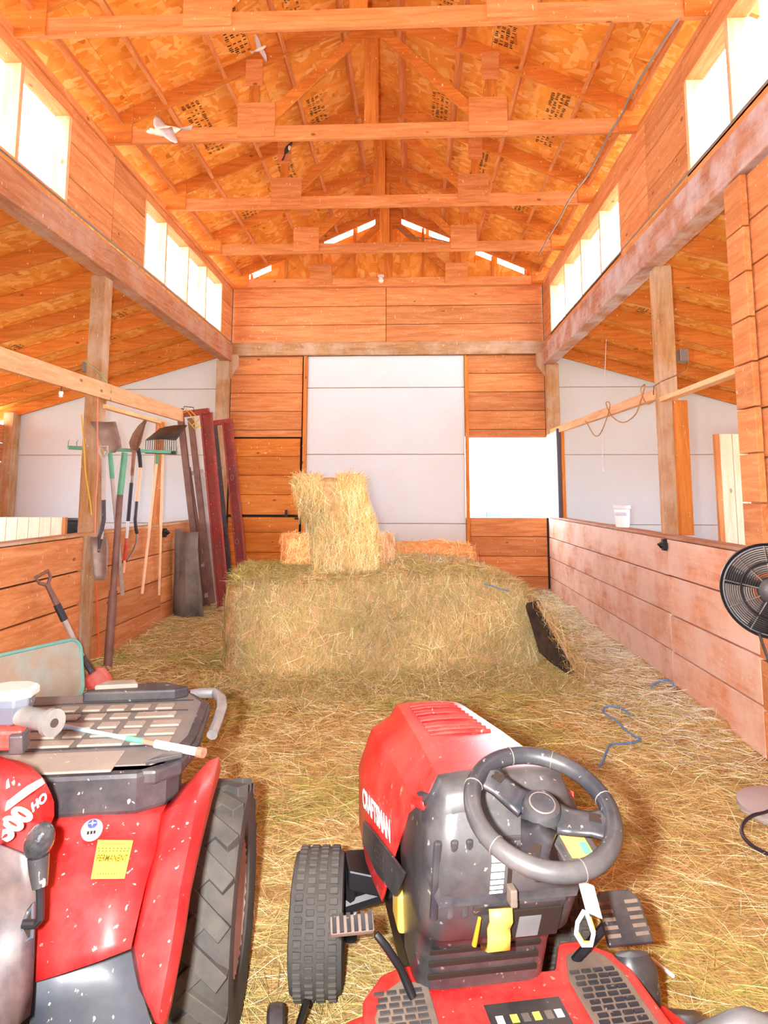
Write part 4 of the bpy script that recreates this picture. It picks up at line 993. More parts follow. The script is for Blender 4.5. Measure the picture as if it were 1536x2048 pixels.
dpanel('white_mark', -.032, -.002, .732, .752, plain('grey_print', S(180, 180, 180), .5), .006, .003, 0)
dpanel('lever_slot', .010, .020, .628, .725, M['dark'], .0055, .004, 0)
c = Vector((-.002, dash_y(.64)-.02, .638)); MB().obox(c, (.008, 0, 0), (0, .016, 0), (0, 0, .018)).build('throttle_lever', M['pad'], TR, .003)
dpanel('recess_frame', -.062, .160, .475, .605, M['dash'], .010, .016, .008)
dpanel('storage_pocket', .030, .150, .500, .585, M['dark'], .0125, .006, .004)
dpanel('pocket_label', .048, .10, .505, .565, plain('pocket_floor', S(118, 124, 126), .6, var=.2), .015, .003, 0)
rows = [[Vector((x, dash_y(z)-o, z)) for x in (-.048, -.022, .004)] for z, o in ((.600, .018), (.575, .034), (.550, .026), (.535, .036), (.505, .046), (.480, .036))]
MB().loft(rows).build('yellow_lever', M['yellow'], TR, solid=.010, angle=60)
MB().tube([(-.066, dash_y(.57)-.018, .575), (-.072, dash_y(.50)-.028, .505)], [.004, .006]).build('orange_stick', plain('orange_plastic', S(226, 150, 40), .5), TR)
dpanel('lower_vent', -.13, .15, .335, .352, M['dark'], .004); dpanel('lower_vent', -.13, .15, .372, .389, M['dark'], .004); dpanel('lower_vent', -.13, .15, .410, .427, M['dark'], .004)
# safety label right of the column
c = tl(1150, 1690, .80); MB().obox(c, Vector((.05, .012, -.01)), Vector((-.01, .035, .022)), Vector((0, -.002, .003))).build('side_pod', M['dash'], TR, .01)
c = c+Vector((0, -.003, .006)); MB().obox(c, Vector((.028, .007, -.005)), Vector((-.006, .026, .016)), Vector((0, -.0007, .001))).build('warning_label', M['yellow'], TR)
MB().obox(c+Vector((.014, -.013, -.0045)), Vector((.008, .002, -.001)), Vector((-.002, .010, .006)), Vector((0, -.001, .0014))).build('label_print', M['green'], TR)
MB().obox(c+Vector((-.020, -.013, -.003)), Vector((.006, .002, -.001)), Vector((-.002, .008, .005)), Vector((0, -.001, .0014))).build('label_print', M['redpaint'], TR)
# steering wheel
tilt = math.radians(22); SWC = tl(1083, 1616, .875)
SM = Matrix.Translation(SWC) @ Matrix.Rotation(tilt, 4, 'X') @ Matrix.Rotation(math.radians(-20), 4, 'Z')
R_ = .143
sw = MB().tube([SM @ Vector((R_*math.cos(2*math.pi*k/48), R_*math.sin(2*math.pi*k/48), 0)) for k in range(48)], .0185, 12, True).build('steering_wheel', M['dash'], TR)
m = MB()
for an in (150, 0, 262):
    a = math.radians(an); d = Vector((math.cos(a), math.sin(a), 0)); s_ = Vector((-d.y, d.x, 0)); rows = []
    for t_, w, z in ((.032, .036, -.012), (.062, .030, -.014), (.10, .027, -.010), (.130, .036, -.003), (.148, .052, 0)):
        rows.append([SM @ (d*t_+s_*w*k+Vector((0, 0, z+(.006 if abs(k) < .6 else -.004)))) for k in (-1, -.7, 0, .7, 1)])
    MB().loft(rows).build('spoke', M['dash'], TR, solid=.012, angle=60)
    c = d*.106; MB().add([], []).obox(SM @ (c+Vector((0, 0, .0045))), SM.to_3x3() @ (d*.012), SM.to_3x3() @ (s_*.010), SM.to_3x3() @ Vector((0, 0, .001))).build('spoke_slot', M['dark'], TR)
MB().lathe([(.0, .014), (.024, .014), (.036, .010), (.040, 0), (.040, -.03), (.03, -.05), (.0, -.05)], SM, 28).build('hub', M['dash'], TR)
MB().lathe([(.0245, .0146), (.026, .0150), (.0275, .0136)], SM, 28).build('hub_ring', M['steel'], TR)
MB().tube([SM @ Vector((0, 0, -.04)), SM @ Vector((0, 0, -.17))], .022).build('steering_column', M['dash'], TR)
for an in (25, 80, 118, 172, 232, 300):
    a = math.radians(an); c = Vector((R_*math.cos(a), R_*math.sin(a), 0)); u_ = c.normalized()
    MB().tube([SM @ (c+u_*.0190*math.cos(t_*math.pi/6)+Vector((0, 0, .0190*math.sin(t_*math.pi/6)))) for t_ in range(12)], .0012, 5, True).build('rim_seam', M['steel'], TR)
# key tag on the dash
kt = tl(1180, 1798, .70)
MB().obox(kt, Vector((.020, .006, -.012)), Vector((-.014, -.012, .040)), Vector((.001, -.003, 0))).build('key_tag', M['whitep'], TR, .004)
lp = [tl(px, py, z) for px, py, z in ((1168, 1822, .68), (1155, 1845, .665), (1152, 1868, .65), (1165, 1890, .635), (1182, 1890, .635), (1187, 1868, .65), (1178, 1840, .665), (1172, 1824, .68))]
MB().tube(lp, .0042, 7, True).build('tag_loop', M['whitep'], TR)
MB().tube([p+Vector((.004, .004, .002)) for p in lp[2:7]], .003, 6).build('tag_loop_lining', plain('orange_loop', S(232, 160, 60), .6), TR)
# footplate
out = [(-.10, .50), (-.19, .50), (-.25, .475), (-.305, .40), (-.33, .20), (-.33, -.12), (.37, -.12), (.40, .18), (.40, .40), (.375, .47), (.31, .525), (.25, .525), (.2, .43), (-.05, .43)]
MB().prism([(x, y, .27) for x, y in out], (0, 0, .028)).build('foot_plate', M['red'], TR, .012)
pl = [(-.14, .41), (-.20, .44), (-.255, .40), (-.285, .33), (-.29, .02), (-.14, .02)]; pr_ = [(.245, .46), (.30, .485), (.345, .45), (.365, .38), (.365, .02), (.215, .02), (.215, .38)]
for pp in (pl, pr_):
    o = MB().prism([(x, y, .299) for x, y in pp], (0, 0, .006)).build('foot_pad', M['pad'], TR, .003)
    m = MB(); xs = [p[0] for p in pp]; lo, hi = min(xs)+.012, max(xs)-.012
    for j in range(20):
        y = .03+j*.02
        if y > .40: continue
        for i in range(4):
            x = lo+(hi-lo)*(i+.1+(.5*(j % 2)-.25)*.4)/4; x = min(max(x, lo), hi-.03)
            m.box(x, x+(hi-lo)/4*.75, y, y+.010, .3048, .309)
    m.xf(Matrix.Translation(-o.location)).build('grip_bars', M['dash'], o)
dc = MB().box(-.02, .17, .235, .335, .2981, .2995).build('decal_plate', M['black'], TR)
for k, (x, mt) in enumerate(((.005, 'whitep'), (.040, 'yellow'), (.068, 'steel'), (.095, 'yellow'), (.125, 'steel'), (.150, 'whitep'))):
    MB().box(x-.009, x+.009, .285-.012, .285+.012, .2995, .3003).build('decal_icon', M[mt], dc if False else TR)
# pedals
MB().tube([tl(826, 1996, .305), tl(800, 1935, .36), tl(770, 1890, .42), tl(752, 1868, .44)], [.010, .010, .010, .009]).build('clutch_arm', M['blackmetal'], TR)
c = tl(704, 1850, .445); MB().obox(c, (.055, 0, 0), (0, .016, .012), (0, -.006, .008)).build('clutch_pedal', M['pad'], TR, .004)
m = MB()
for k in range(6): m.obox(c+Vector((-.045+k*.018, -.005, .010)), (.005, 0, 0), (0, .016, .012), (0, -.002, .003))
m.build('pedal_grip', M['dash'], TR)
c = tl(1240, 1845, .42); MB().prism([c+Vector(v) for v in ((-.058, -.045, -.03), (.062, -.045, -.03), (.066, .025, .03), (.045, .045, .045), (-.04, .045, .045), (-.056, .02, .03))], (0, -.010, .014)).build('drive_pedal', M['dash'], TR, .005)
m = MB()
for k in range(5):
    for s_ in (-1, 1): MB().obox(c+Vector((s_*.038, -.032+k*.013-.008, -.022+k*.0115+.016)), (.018, 0, 0), (0, .003, .0026), (0, -.002, .0028)).build('pedal_grip', M['pad'], TR)
m; MB().tube([c+Vector((0, .02, .01)), c+Vector((-.10, .06, -.12))], .012).build('pedal_arm', M['blackmetal'], TR)
# mower deck, gauge wheel and discharge chute
m = MB(); rows = []
for z, k in ((.09, 1.0), (.17, 1.0), (.205, .96), (.215, .85)):
    rows.append([Vector((.03+.50*k*math.copysign(abs(math.cos(a))**.55, math.cos(a)), .22+.29*k*math.copysign(abs(math.sin(a))**.65, math.sin(a)), z)) for a in [2*math.pi*i/40 for i in range(40)]])
m.loft(rows, True, True, True).build('mower_deck', M['red'], TR)
gx = tl(552, 2040, .10); gw = MB().lathe([(.01, -.025), (.052, -.025), (.064, -.017), (.066, 0), (.064, .017), (.052, .025), (.01, .025)], Matrix.Translation((gx.x, gx.y, .066)) @ Matrix.Rotation(math.pi/2, 4, 'Y'), 28).build('gauge_wheel', M['dash'], TR)
MB().tube([(gx.x+.02, gx.y, .07), (gx.x+.06, gx.y, .075), (gx.x+.08, gx.y-.02, .15)], .010).build('gauge_bracket', M['blackmetal'], TR)
rows = []
for t_, x, z, hw in ((0, .46, .20, .13), (1, .56, .19, .14), (2, .66, .13, .15), (3, .72, .07, .155)):
    rows.append([Vector((x+.02*abs(k), .30+hw*k-.02*t_, z-.03*k*k)) for k in (-1, -.6, 0, .6, 1)])
MB().loft(rows).build('discharge_chute', M['dash'], TR, solid=.010)
q = tl(1268, 1945, .26); MB().lathe([(.0, .03), (.045, .026), (.062, .0), (.058, -.05), (.05, -.10), (.0, -.10)], Matrix.Translation(q+Vector((0, .0, .01))) @ Matrix.Rotation(-.35, 4, 'X') @ Matrix.Diagonal((1.0, .75, 1.2, 1)), 20).build('belt_cover', M['dash'], TR)
# rear body and seat
rows = []
for y, zt, hw in ((-.10, .30, .36), (-.13, .40, .40), (-.18, .50, .45), (-.34, .545, .47), (-.55, .53, .47), (-.68, .45, .45)):
    rows.append([Vector((x*hw, y, z)) for x, z in ((-1, zt-.10), (-.98, zt-.02), (-.85, zt), (-.4, zt+.01), (.4, zt+.01), (.85, zt), (.98, zt-.02), (1, zt-.10))])
MB().loft(rows).build('rear_fender', M['red'], TR, solid=.008)
MB().loft([[Vector((x*w, y, z+.02*x*x)) for x in (-1, -.8, -.4, 0, .4, .8, 1)] for y, z, w in ((-.18, .56, .17), (-.22, .615, .20), (-.35, .60, .22), (-.50, .595, .215), (-.56, .60, .20))]).build('seat_cushion', M['seatv'], TR, solid=.05, sub=2)
rows = []
for z, w, y in ((.60, .17, -.56), (.70, .185, -.585), (.80, .18, -.61), (.88, .16, -.625), (.93, .12, -.63), (.945, .06, -.632)):
    rows.append([Vector((x*w+.05, y-.03*(1-x*x)+.02, z+.022)) for x in (-1, -.8, -.4, 0, .4, .8, 1)])
MB().loft(rows).build('seat_back', M['seatv'], TR, solid=.05, sub=2)
# ================================================================ red quad bike
M['rackdark'] = plain('rack_black_plastic', S(34, 34, 42), .5, var=.12, dust=.18, dustcol=S(150, 136, 122), spots=.4)
M['rackdust'] = plain('rack_dusty_top', S(138, 128, 118), .85, var=.14, nscale=7, dust=.35, dustcol=S(160, 148, 134), spots=.3)
M['rackmid'] = plain('rack_groove_dust', S(104, 98, 94), .85, var=.15, dust=.4, dustcol=S(132, 122, 112))
M['guard'] = plain('dark_grey_guard', S(70, 74, 84), .45, var=.12, dust=.3, dustcol=S(120, 116, 112), spots=.6)
M['plum'] = plain('plum_grey_panel', S(54, 48, 56), .5, var=.1, dust=.35, dustcol=S(150, 124, 110))
QB = thing('quad_bike', 'red quad bike with a dusty black cargo rack beside the tractor', 'quad bike', (-1.07, 1.95, .03), math.radians(9))
QBI = frame_of(QB).inverted()
def ql(px, py, z): return QBI @ P(px, py, z=z)
lugtan = M['tyre']
for s in (1, -1):
    wheel(QB, 'front_tyre', s*.485, .02, .315, .20, .165, 20, (-.6, .6), 0, math.radians(-2 if s > 0 else -2), True, 'tyre', plain('muddy_rim_%d' % s, S(214, 190, 176), .7, var=.15, dust=.4, dustcol=S(150, 110, 84)))
    wheel(QB, 'rear_tyre', s*.47, -1.28, .315, .26, .165, 20, (-.6, .6), 0, 0, True)
MB().box(-.20, .20, -1.35, .10, .26, .62).build('chassis', M['dark'], QB, .03)
for s in (-1, 1): MB().tube([(s*.15, .02, .32), (s*.42, .02, .30)], .022).build('suspension_arm', M['blackmetal'], QB)
# rack
ol = [(-.40, -.42), (-.47, -.30), (-.47, .05), (-.40, .19), (.38, .19), (.455, .06), (.47, -.24), (.45, -.37), (.40, -.42)]
MB().prism([(x, y, .835) for x, y in ol], (0, 0, .035)).build('rack_deck', M['rackdark'], QB, .008)
MB().prism([(x*.96, y*.94, .871) for x, y in ol], (0, 0, .004)).build('rack_top', M['rackmid'], QB, .002)
m = MB().prism([(-.28, -.43, .775), (.36, -.43, .775), (.42, -.39, .775), (.44, -.34, .775), (.44, -.29, .775), (-.28, -.29, .775)], (0, 0, .095))
m.build('rack_lip', M['rackdark'], QB, .012)
for x in (.02, .14): MB().box(x-.02, x+.02, -.452, -.43, .782, .84).build('lip_rib', M['rackdark'], QB, .006)
MB().tube([(.08, -.43, .82), (.08, -.455, .815)], [.022, .016]).build('lip_latch', M['steel'], QB)
for (x0, x1, y0, y1, z) in ((-.26, .30, -.425, -.305, .871),): MB().box(x0, x1, y0, y1, z, z+.006).build('lip_top', M['rackdust'], QB, .004)
rd = random.Random(5)
for j, y in enumerate((-.25, -.185, -.12, -.045, .03)):
    x = -.42+.03*(j % 2)
    while x < .36:
        w = rd.choice((.07, .10, .13)); 
        MB().box(x, min(x+w-.018, .40), y-.022, y+.022, .874, .881).build('rack_tread', M['rackdust'], QB, .003, segs=1); x += w
for y in (-.282, -.008, .085): MB().box(-.43, .40, y-.005, y+.005, .8745, .8775).build('rack_groove', M['rackdark'], QB)
MB().prism([(.06, .10, .872), (.10, .18, .872), (.30, .19, .872), (.38, .13, .872), (.34, .10, .872)], (0, 0, .035)).build('rack_block', M['rackdark'], QB, .008)
MB().prism([(.09, .12, .905), (.11, .175, .905), (.20, .18, .905), (.22, .13, .905)], (0, 0, .015)).build('block_cap', M['rackdust'], QB, .004)
MB().prism([(.37, -.40, .872), (.45, -.36, .872), (.463, -.24, .872), (.45, .05, .872), (.43, .05, .872), (.44, -.24, .872), (.42, -.33, .872)], (0, 0, .012)).build('rack_edge', M['rackdark'], QB, .003)
tp = [ql(px, py, z) for px, py, z in ((368, 1391, .87), (405, 1386, .88), (430, 1386, .88), (443, 1398, .875), (444, 1415, .865), (436, 1440, .85), (424, 1470, .83))]
MB().tube(tp, .0165, 10).build('bumper_tube', plain('worn_tube', S(112, 112, 118), .5, .2, dust=.5), QB)
# handlebar
g0, g1 = ql(20, 1424, 1.12), ql(108, 1446, 1.12); gd = (g1-g0).normalized()
MB().tube([g0-gd*.02, g0+gd*.012, g0+gd*.02, lerp(g0, g1, .5), g1-gd*.014, g1-gd*.012, g1], [.024, .024, .0195, .0185, .0185, .025, .025], 18).build('grip', plain('dusty_grip', S(88, 84, 82), .8, var=.12, dust=.5, dustcol=S(140, 130, 120)), QB)
MB().tube([g1-gd*.001, g1+gd*.002], .008, 12).build('grip_hole', M['dark'], QB)
MB().tube([g0, g0-gd*.12, g0-gd*.22+Vector((0, .06, -.04)), Vector((0, -.50, 1.04)), Vector((-.24, -.56, 1.08)), Vector((-.40, -.66, 1.10))], .012).build('handlebar', M['blackmetal'], QB)
MB().tube([Vector((-.27, -.60, 1.09)), Vector((-.42, -.67, 1.10))], .019).build('grip', M['foam'], QB)
c = ql(22, 1395, 1.15); MB().loft([[c+Vector((x*sx, y*sy, z)) for x, y in ((1, .5), (.5, 1), (-.5, 1), (-1, .5), (-1, -.5), (-.5, -1), (.5, -1), (1, -.5))] for z, sx, sy in ((-.045, .03, .024), (-.01, .040, .034), (.004, .040, .034))], False, True, True).build('brake_reservoir', M['guard'], QB, .003)
MB().loft([[c+Vector((x*sx, y*sy, z)) for x, y in ((1, .5), (.5, 1), (-.5, 1), (-1, .5), (-1, -.5), (-.5, -1), (.5, -1), (1, -.5))] for z, sx, sy in ((.004, .046, .040), (.016, .046, .040), (.022, .040, .034))], False, True, True).build('reservoir_lid', plain('dusty_lid', S(160, 152, 144), .8, var=.08), QB, .002)
c = ql(8, 1470, 1.06); MB().obox(c, (.045, 0, 0), (0, .02, .006), (0, -.006, .022)).build('red_switch', M['redpaint'], QB, .008)
MB().obox(c+Vector((.035, -.012, -.008)), (.014, 0, 0), (0, .018, .004), (0, -.004, .02)).build('switch_box', M['rackdark'], QB, .004)
# bodywork: lofts through the outline seen, heights chosen from the machine's size
def zf(py): return interp(py, [(1500, .815), (1600, .80), (1650, .785), (1780, .73), (1895, .66), (1970, .61), (2045, .56)])
def grid(rows, zfun): return [[ql(px, py, zfun(px, py)) for px, py in r] for r in rows]
face = [[(96, 1604), (180, 1600), (265, 1594), (350, 1580)], [(104, 1650), (175, 1648), (245, 1642), (323, 1632)], [(88, 1712), (165, 1710), (240, 1706), (312, 1700)], [(76, 1780), (150, 1778), (225, 1772), (292, 1766)],
        [(70, 1850), (135, 1842), (205, 1834), (278, 1826)], [(67, 1915), (130, 1902), (200, 1890), (266, 1878)], [(65, 1966), (130, 1946), (200, 1922), (262, 1897)]]
MB().loft(grid(face, lambda px, py: zf(py)+.018*math.sin(math.pi*min(1, max(0, (px-70)/250))))).build('front_fender', M['reddull'], QB, solid=.006, angle=60)
ridge = [[(350, 1580), (385, 1558), (416, 1524), (436, 1514), (440, 1540)], [(323, 1632), (352, 1622), (392, 1602), (416, 1590), (422, 1602)], [(312, 1700), (330, 1695), (378, 1686), (396, 1680), (400, 1690)],
         [(292, 1766), (312, 1768), (360, 1774), (376, 1776), (379, 1786)], [(278, 1826), (297, 1832), (350, 1842), (366, 1846), (369, 1856)], [(264, 1890), (282, 1898), (340, 1906), (356, 1908), (358, 1918)],
         [(270, 1930), (290, 1945), (330, 1958), (346, 1960), (348, 1970)], [(280, 1975), (295, 1985), (322, 1998), (338, 2002), (340, 2012)], [(300, 2012), (306, 2020), (318, 2030), (330, 2034), (332, 2044)], [(312, 2042), (314, 2044), (320, 2046), (324, 2048), (326, 2052)]]
def zr(i, py): return zf(py)+(.0, .028, .034, .016, -.05)[i]
MB().loft([[ql(px, py, zr(i, py)) for i, (px, py) in enumerate(r)] for r in ridge]).build('fender_flare', M['reddull'], QB, solid=.006, angle=50)
gr = [[(62, 1968), (130, 1947), (200, 1923), (264, 1900)], [(60, 2020), (135, 2005), (210, 1990), (282, 1978)], [(60, 2075), (135, 2068), (215, 2060), (304, 2050)], [(60, 2140), (135, 2140), (215, 2140), (312, 2140)]]
MB().loft([[ql(px, py, (.598, .535, .47, .40)[j]-.0004*max(0, px-60)*.0) for px, py in r] for j, r in enumerate(gr)]).build('mud_guard', M['guard'], QB, solid=.006, angle=60)
pn = [[(-160, 1640), (-60, 1668), (0, 1690), (40, 1705), (66, 1718)], [(-160, 1720), (-60, 1745), (0, 1762), (45, 1776), (74, 1788)], [(-160, 1800), (-60, 1825), (0, 1840), (40, 1850), (70, 1856)], [(-160, 1890), (-60, 1905), (0, 1915), (38, 1920), (67, 1922)], [(-160, 1980), (-60, 1990), (0, 1992), (36, 1985), (64, 1976)], [(-160, 2080), (-60, 2085), (0, 2075), (30, 2055), (58, 2030)]]
zz_ = (.855, .785, .725, .675, .635, .59)
MB().loft([[ql(px, py, zz_[j]+(.06, .035, .022, .012, .0)[i]) for i, (px, py) in enumerate(r)] for j, r in enumerate(pn)]).build('side_panel', M['plum'], QB, solid=.006, angle=60)
hp_ = [(66, 1806), (58, 1820), (48, 1842), (42, 1862), (44, 1876), (54, 1880), (64, 1874), (65, 1850)]
hv = [ql(px, py, .715-.0009*(py-1842)+.030) for px, py in hp_]
MB().prism(hv, (hv[0]-ql(66, 1806, .70)).normalized()*-.004).build('shift_slot', M['dark'], QB)
MB().tube(hv, .0035, 6, True).build('slot_rim', M['guard'], QB)
# shifter
sp = [ql(46, 1848, .765), ql(72, 1848, .765), ql(80, 1838, .775), ql(81, 1805, .80), ql(80, 1770, .83)]
MB().tube(sp, .0075, 10).build('shift_rod', M['blackmetal'], QB)
MB().tube([ql(80, 1775, .83), ql(78, 1742, .855), ql(77, 1712, .88)], [.013, .017, .019], 12).build('shift_boot', M['black'], QB)
kc = ql(79, 1682, .905); m = MB().ball(kc, (.026, .022, .034), 14, 10, Matrix.Rotation(.35, 3, 'Y'))
m.build('shift_knob', plain('taped_knob', S(48, 48, 50), .18, var=.5, nscale=60, bumps=1.0, bscale=40), QB)
# tank pod
pod = [[(-160, 1490), (-40, 1500), (10, 1519), (34, 1524), (60, 1534)], [(-160, 1540), (-40, 1548), (0, 1560), (50, 1552), (86, 1560)], [(-160, 1600), (-40, 1606), (0, 1608), (55, 1584), (100, 1586)], [(-160, 1660), (-40, 1656), (0, 1644), (55, 1612), (106, 1602)],
       [(-160, 1700), (-40, 1690), (0, 1672), (55, 1640), (106, 1632)], [(-160, 1740), (-40, 1712), (0, 1692), (40, 1704), (70, 1718)]]
zp = (1.0, .985, .955, .925, .89, .85)
MB().loft([[ql(px, py, zp[j]+(.06, .03, .018, .006, -.02)[i]) for i, (px, py) in enumerate(r)] for j, r in enumerate(pod)]).build('tank_pod', M['reddull'], QB, solid=.006, angle=30)
def podpt(px, py): return ql(px, py, interp(py, [(1500, 1.0), (1556, .985), (1600, .955), (1640, .925), (1670, .89), (1715, .85)])+.012)
def on_pod(px, py, lift=.006):
    q = podpt(px, py); d = (QBI @ CAM)-q; return q+d.normalized()*(.010+lift)
m = MB(); grey = plain('grey_decal', S(196, 186, 184), .5, var=.12, nscale=40)
lo_, hi_ = [(-20, 1640), (18, 1618), (56, 1590), (90, 1566)], [(-20, 1618), (18, 1600), (54, 1572), (84, 1556)]
m.loft([[on_pod(*p) for p in lo_], [on_pod(*p) for p in hi_]]); m.build('grey_stripe', grey, QB)
m = MB().loft([[on_pod(*p) for p in ((-20, 1575), (8, 1580), (20, 1574))], [on_pod(*p) for p in ((-20, 1565), (6, 1556), (16, 1552))]]); m.build('emblem', grey, QB)
a_, b_ = on_pod(0, 1676), on_pod(50, 1626); c_ = on_pod(12, 1640)
text_mesh('500', .056, M['whitep'], QB, frame3(lerp(a_, b_, .5), b_-a_, c_-lerp(a_, b_, .5)), bold=.003, shear=.25, sx=.95)
a_, b_ = on_pod(58, 1622), on_pod(84, 1600); c_ = on_pod(66, 1602)
text_mesh('HO', .020, M['whitep'], QB, frame3(lerp(a_, b_, .72), b_-a_, c_-lerp(a_, b_, .5)), bold=.0008, shear=.3)
# badge and permit sticker on the fender
def fpt(px, py, lift=.004):
    z = zf(py)+.018*math.sin(math.pi*min(1, max(0, (px-70)/250))); q = ql(px, py, z); return q+((QBI @ CAM)-q).normalized()*(lift+.004)
bc = fpt(184, 1661); bx, by = fpt(206, 1658)-bc, fpt(187, 1640)-bc
def disc(name, c, a, b, mat, k=1.0, lift=0.0):
    nn_ = a.cross(b).normalized(); pts = [c+a*(k*math.cos(t))+b*(k*math.sin(t))+nn_*lift for t in [2*math.pi*i/28 for i in range(28)]]
    return MB().prism(pts, nn_*.003).build(name, mat, QB)
disc('badge', bc, bx, by, plain('silver_badge', S(176, 168, 168), .4, .3))
blue = plain('blue_print', S(70, 80, 200), .5)
bn = bx.cross(by).normalized()
disc('badge_emblem', bc+by*.45, bx*.42, by*.36, blue, 1, .003)
pts = []
for k in range(8):
    rr_ = .85 if k % 2 == 0 else .22; t = math.pi*k/4; pts.append(bc+by*.45+bx*.42*rr_*math.cos(t)+by*.36*rr_*math.sin(t)+bn*.0062)
MB().prism(pts, bn*.0006).build('badge_star', plain('badge_white', S(225, 225, 240), .4), QB)
m = MB()
for u in (-.30, .0, .28): m.obox(bc-by*.32+bx*u+bn*.0036, bx*.09, by*.13, bn*.0004)
m.build('badge_print', M['dark'], QB)
st = [fpt(196, 1681), fpt(266, 1682), fpt(249, 1757), fpt(182, 1758)]
sn_ = (st[1]-st[0]).cross(st[3]-st[0]).normalized(); sn_ = sn_ if sn_.z > 0 else -sn_
ys_ = plain('yellow_sticker', S(250, 232, 70), .5, var=.06); ik = plain('sticker_ink', S(96, 74, 8), .6)
MB().prism(st, sn_*.0015).build('permit_sticker', ys_, QB)
ce_ = sum(st, Vector())/4; xd = ((st[1]-st[0])+(st[2]-st[3])).normalized(); yd = ((st[0]-st[3])+(st[1]-st[2])).normalized(); wS = (st[1]-st[0]).length; hS = (st[0]-st[3]).length
text_mesh('PERMANENT', wS*.30, ik, QB, frame3(ce_+sn_*.0022, xd, yd), bold=.0003, sx=.50)
m = MB()
for v, ww in ((.40, .5), (.27, .85), (.20, .8), (-.40, .6)):
    for k in range(9):
        u = (k/8-.5)*ww; c = ce_+xd*wS*u+yd*hS*v+sn_*.002; m.obox(c, xd*wS*.022*ww, yd*hS*.018, sn_*.0003)
m.build('sticker_print', ik, QB)
# seat and rear rack, behind the viewer's edge
MB().loft([[Vector((x*w, y, z-.05*x*x)) for x in (-1, -.7, 0, .7, 1)] for y, z, w in ((-.92, .80, .10), (-1.0, .83, .15), (-1.2, .84, .17), (-1.42, .88, .16))]).build('seat', M['seatv'], QB, solid=.06)
MB().box(-.42, .42, -1.78, -1.32, .80, .84).build('rear_rack', M['rackdark'], QB, .01)
MB().loft([[Vector((s_*x, y, z)) for s_, x, z in ((-1, .58, .58), (-1, .55, .68), (-1, .2, .72), (1, .2, .72), (1, .55, .68), (1, .58, .58))] for y in (-1.75, -1.45, -1.22)]).build('rear_fender', M['reddull'], QB, solid=.008)

# whip lying across the rack
a, b = P(126, 1452, z=.922), P(408, 1506, z=.918)
t = thing('riding_whip', 'thin whip with blue shaft and white handle lying on the rack', 'whip', b)
for nm, t0, t1, r, mt in (('shaft', 0, .50, .0055, plain('pale_blue', S(150, 178, 206), .5)), ('binding', .48, .60, .007, M['green']), ('neck', .60, .70, .0065, M['rust']), ('handle', .68, .97, .0095, M['whitep']), ('end_cap', .96, 1.0, .012, M['rust'])):
    MB().tube([lerp(a, b, t0), lerp(a, b, t1)], r, 10).into(t).build(nm, mt, t)
# ================================================================ fan, mat, hatches, birds and odds
FY = 3.05; fc = P(1545, 1182, y=FY); FR = .198
t = thing('pedestal_fan', 'black round pedestal fan with wire grille by the plank wall', 'fan', (fc.x+.02, FY+.14, .05))
fdir = Vector((-.38, -.90, .06)).normalized(); fx = fdir.cross(Vector((0, 0, 1))).normalized(); fu = fx.cross(fdir).normalized()
FM = Matrix(((fx.x, fu.x, fdir.x, fc.x), (fx.y, fu.y, fdir.y, fc.y), (fx.z, fu.z, fdir.z, fc.z), (0, 0, 0, 1)))
FM = frame_of(t).inverted() @ FM
MB().lathe([(FR, .0), (FR+.012, .01), (FR+.012, -.09), (FR, -.10), (FR-.006, -.09), (FR-.006, .0), (FR, .0)], FM, 48).build('drum', M['blackmetal'], t)
MB().lathe([(FR+.004, -.095), (FR-.03, -.14), (FR-.09, -.19), (.07, -.20)], FM, 40).build('rear_cover', plain('pale_grey_drum', S(200, 184, 176), .6, var=.08), t, solid=.003)
for k in range(15):
    r = .062+k*(FR-.07)/14; z = .022-.018*(r/FR)**2
    MB().tube([FM @ Vector((r*math.cos(2*math.pi*i/40), r*math.sin(2*math.pi*i/40), z)) for i in range(40)], .0019 if k != 7 else .006, 5, True).build('grille_ring', M['blackmetal'], t)
for k in range(10):
    a = 2*math.pi*k/10+.2; MB().tube([FM @ Vector((.05*math.cos(a), .05*math.sin(a), .024)), FM @ Vector((FR*math.cos(a), FR*math.sin(a), .004))], .0028, 5).build('grille_spoke', M['steel'], t)
MB().lathe([(.0, .040), (.035, .038), (.055, .028), (.060, .012), (.060, -.0)], FM, 28).build('hub_cap', M['black'], t)
for k in range(4):
    a0 = math.pi/2*k+.35; rows = []
    for r, w, tw in ((.05, .45, .03), (.10, .40, .028), (.15, .38, .022), (.195, .36, .016)):
        rows.append([FM @ Vector((r*math.cos(a0+w*(u-.5)*1.3), r*math.sin(a0+w*(u-.5)*1.3), -.045+tw*(u-.5)*2)) for u in (0, .33, .66, 1)])
    MB().loft(rows).build('blade', plain('fan_blade_%d' % k, S(70, 66, 66), .5), t, solid=.003)
MB().tube([FM @ Vector((0, 0, -.04)), FM @ Vector((0, 0, -.16))], .055, 20).build('motor', M['dash'], t)
base = Vector((.17, .22, 0))
MB().tube([FM @ Vector((0, -.02, -.12)), base+Vector((0, -.02, .75)), base+Vector((0, 0, .02))], [.022, .018, .018], 12).build('pole', M['blackmetal'], t)
MB().lathe([(.0, .05), (.03, .05), (.05, .032), (.19, .022), (.215, .010), (.215, -.02), (0, -.02)], Matrix.Translation(base), 40).build('base', plain('grey_fan_base', S(176, 172, 174), .5, var=.06), t)
pts = [P(px, py, z=.075) for px, py in ((1560, 1612), (1530, 1625), (1508, 1630), (1490, 1642), (1483, 1658), (1487, 1674), (1500, 1688), (1515, 1698), (1536, 1708), (1570, 1722))]
cord('fan_power_cord', 'black power cord curling over the hay below the fan', pts, .008, plain('black_cord', S(44, 36, 52), .5))
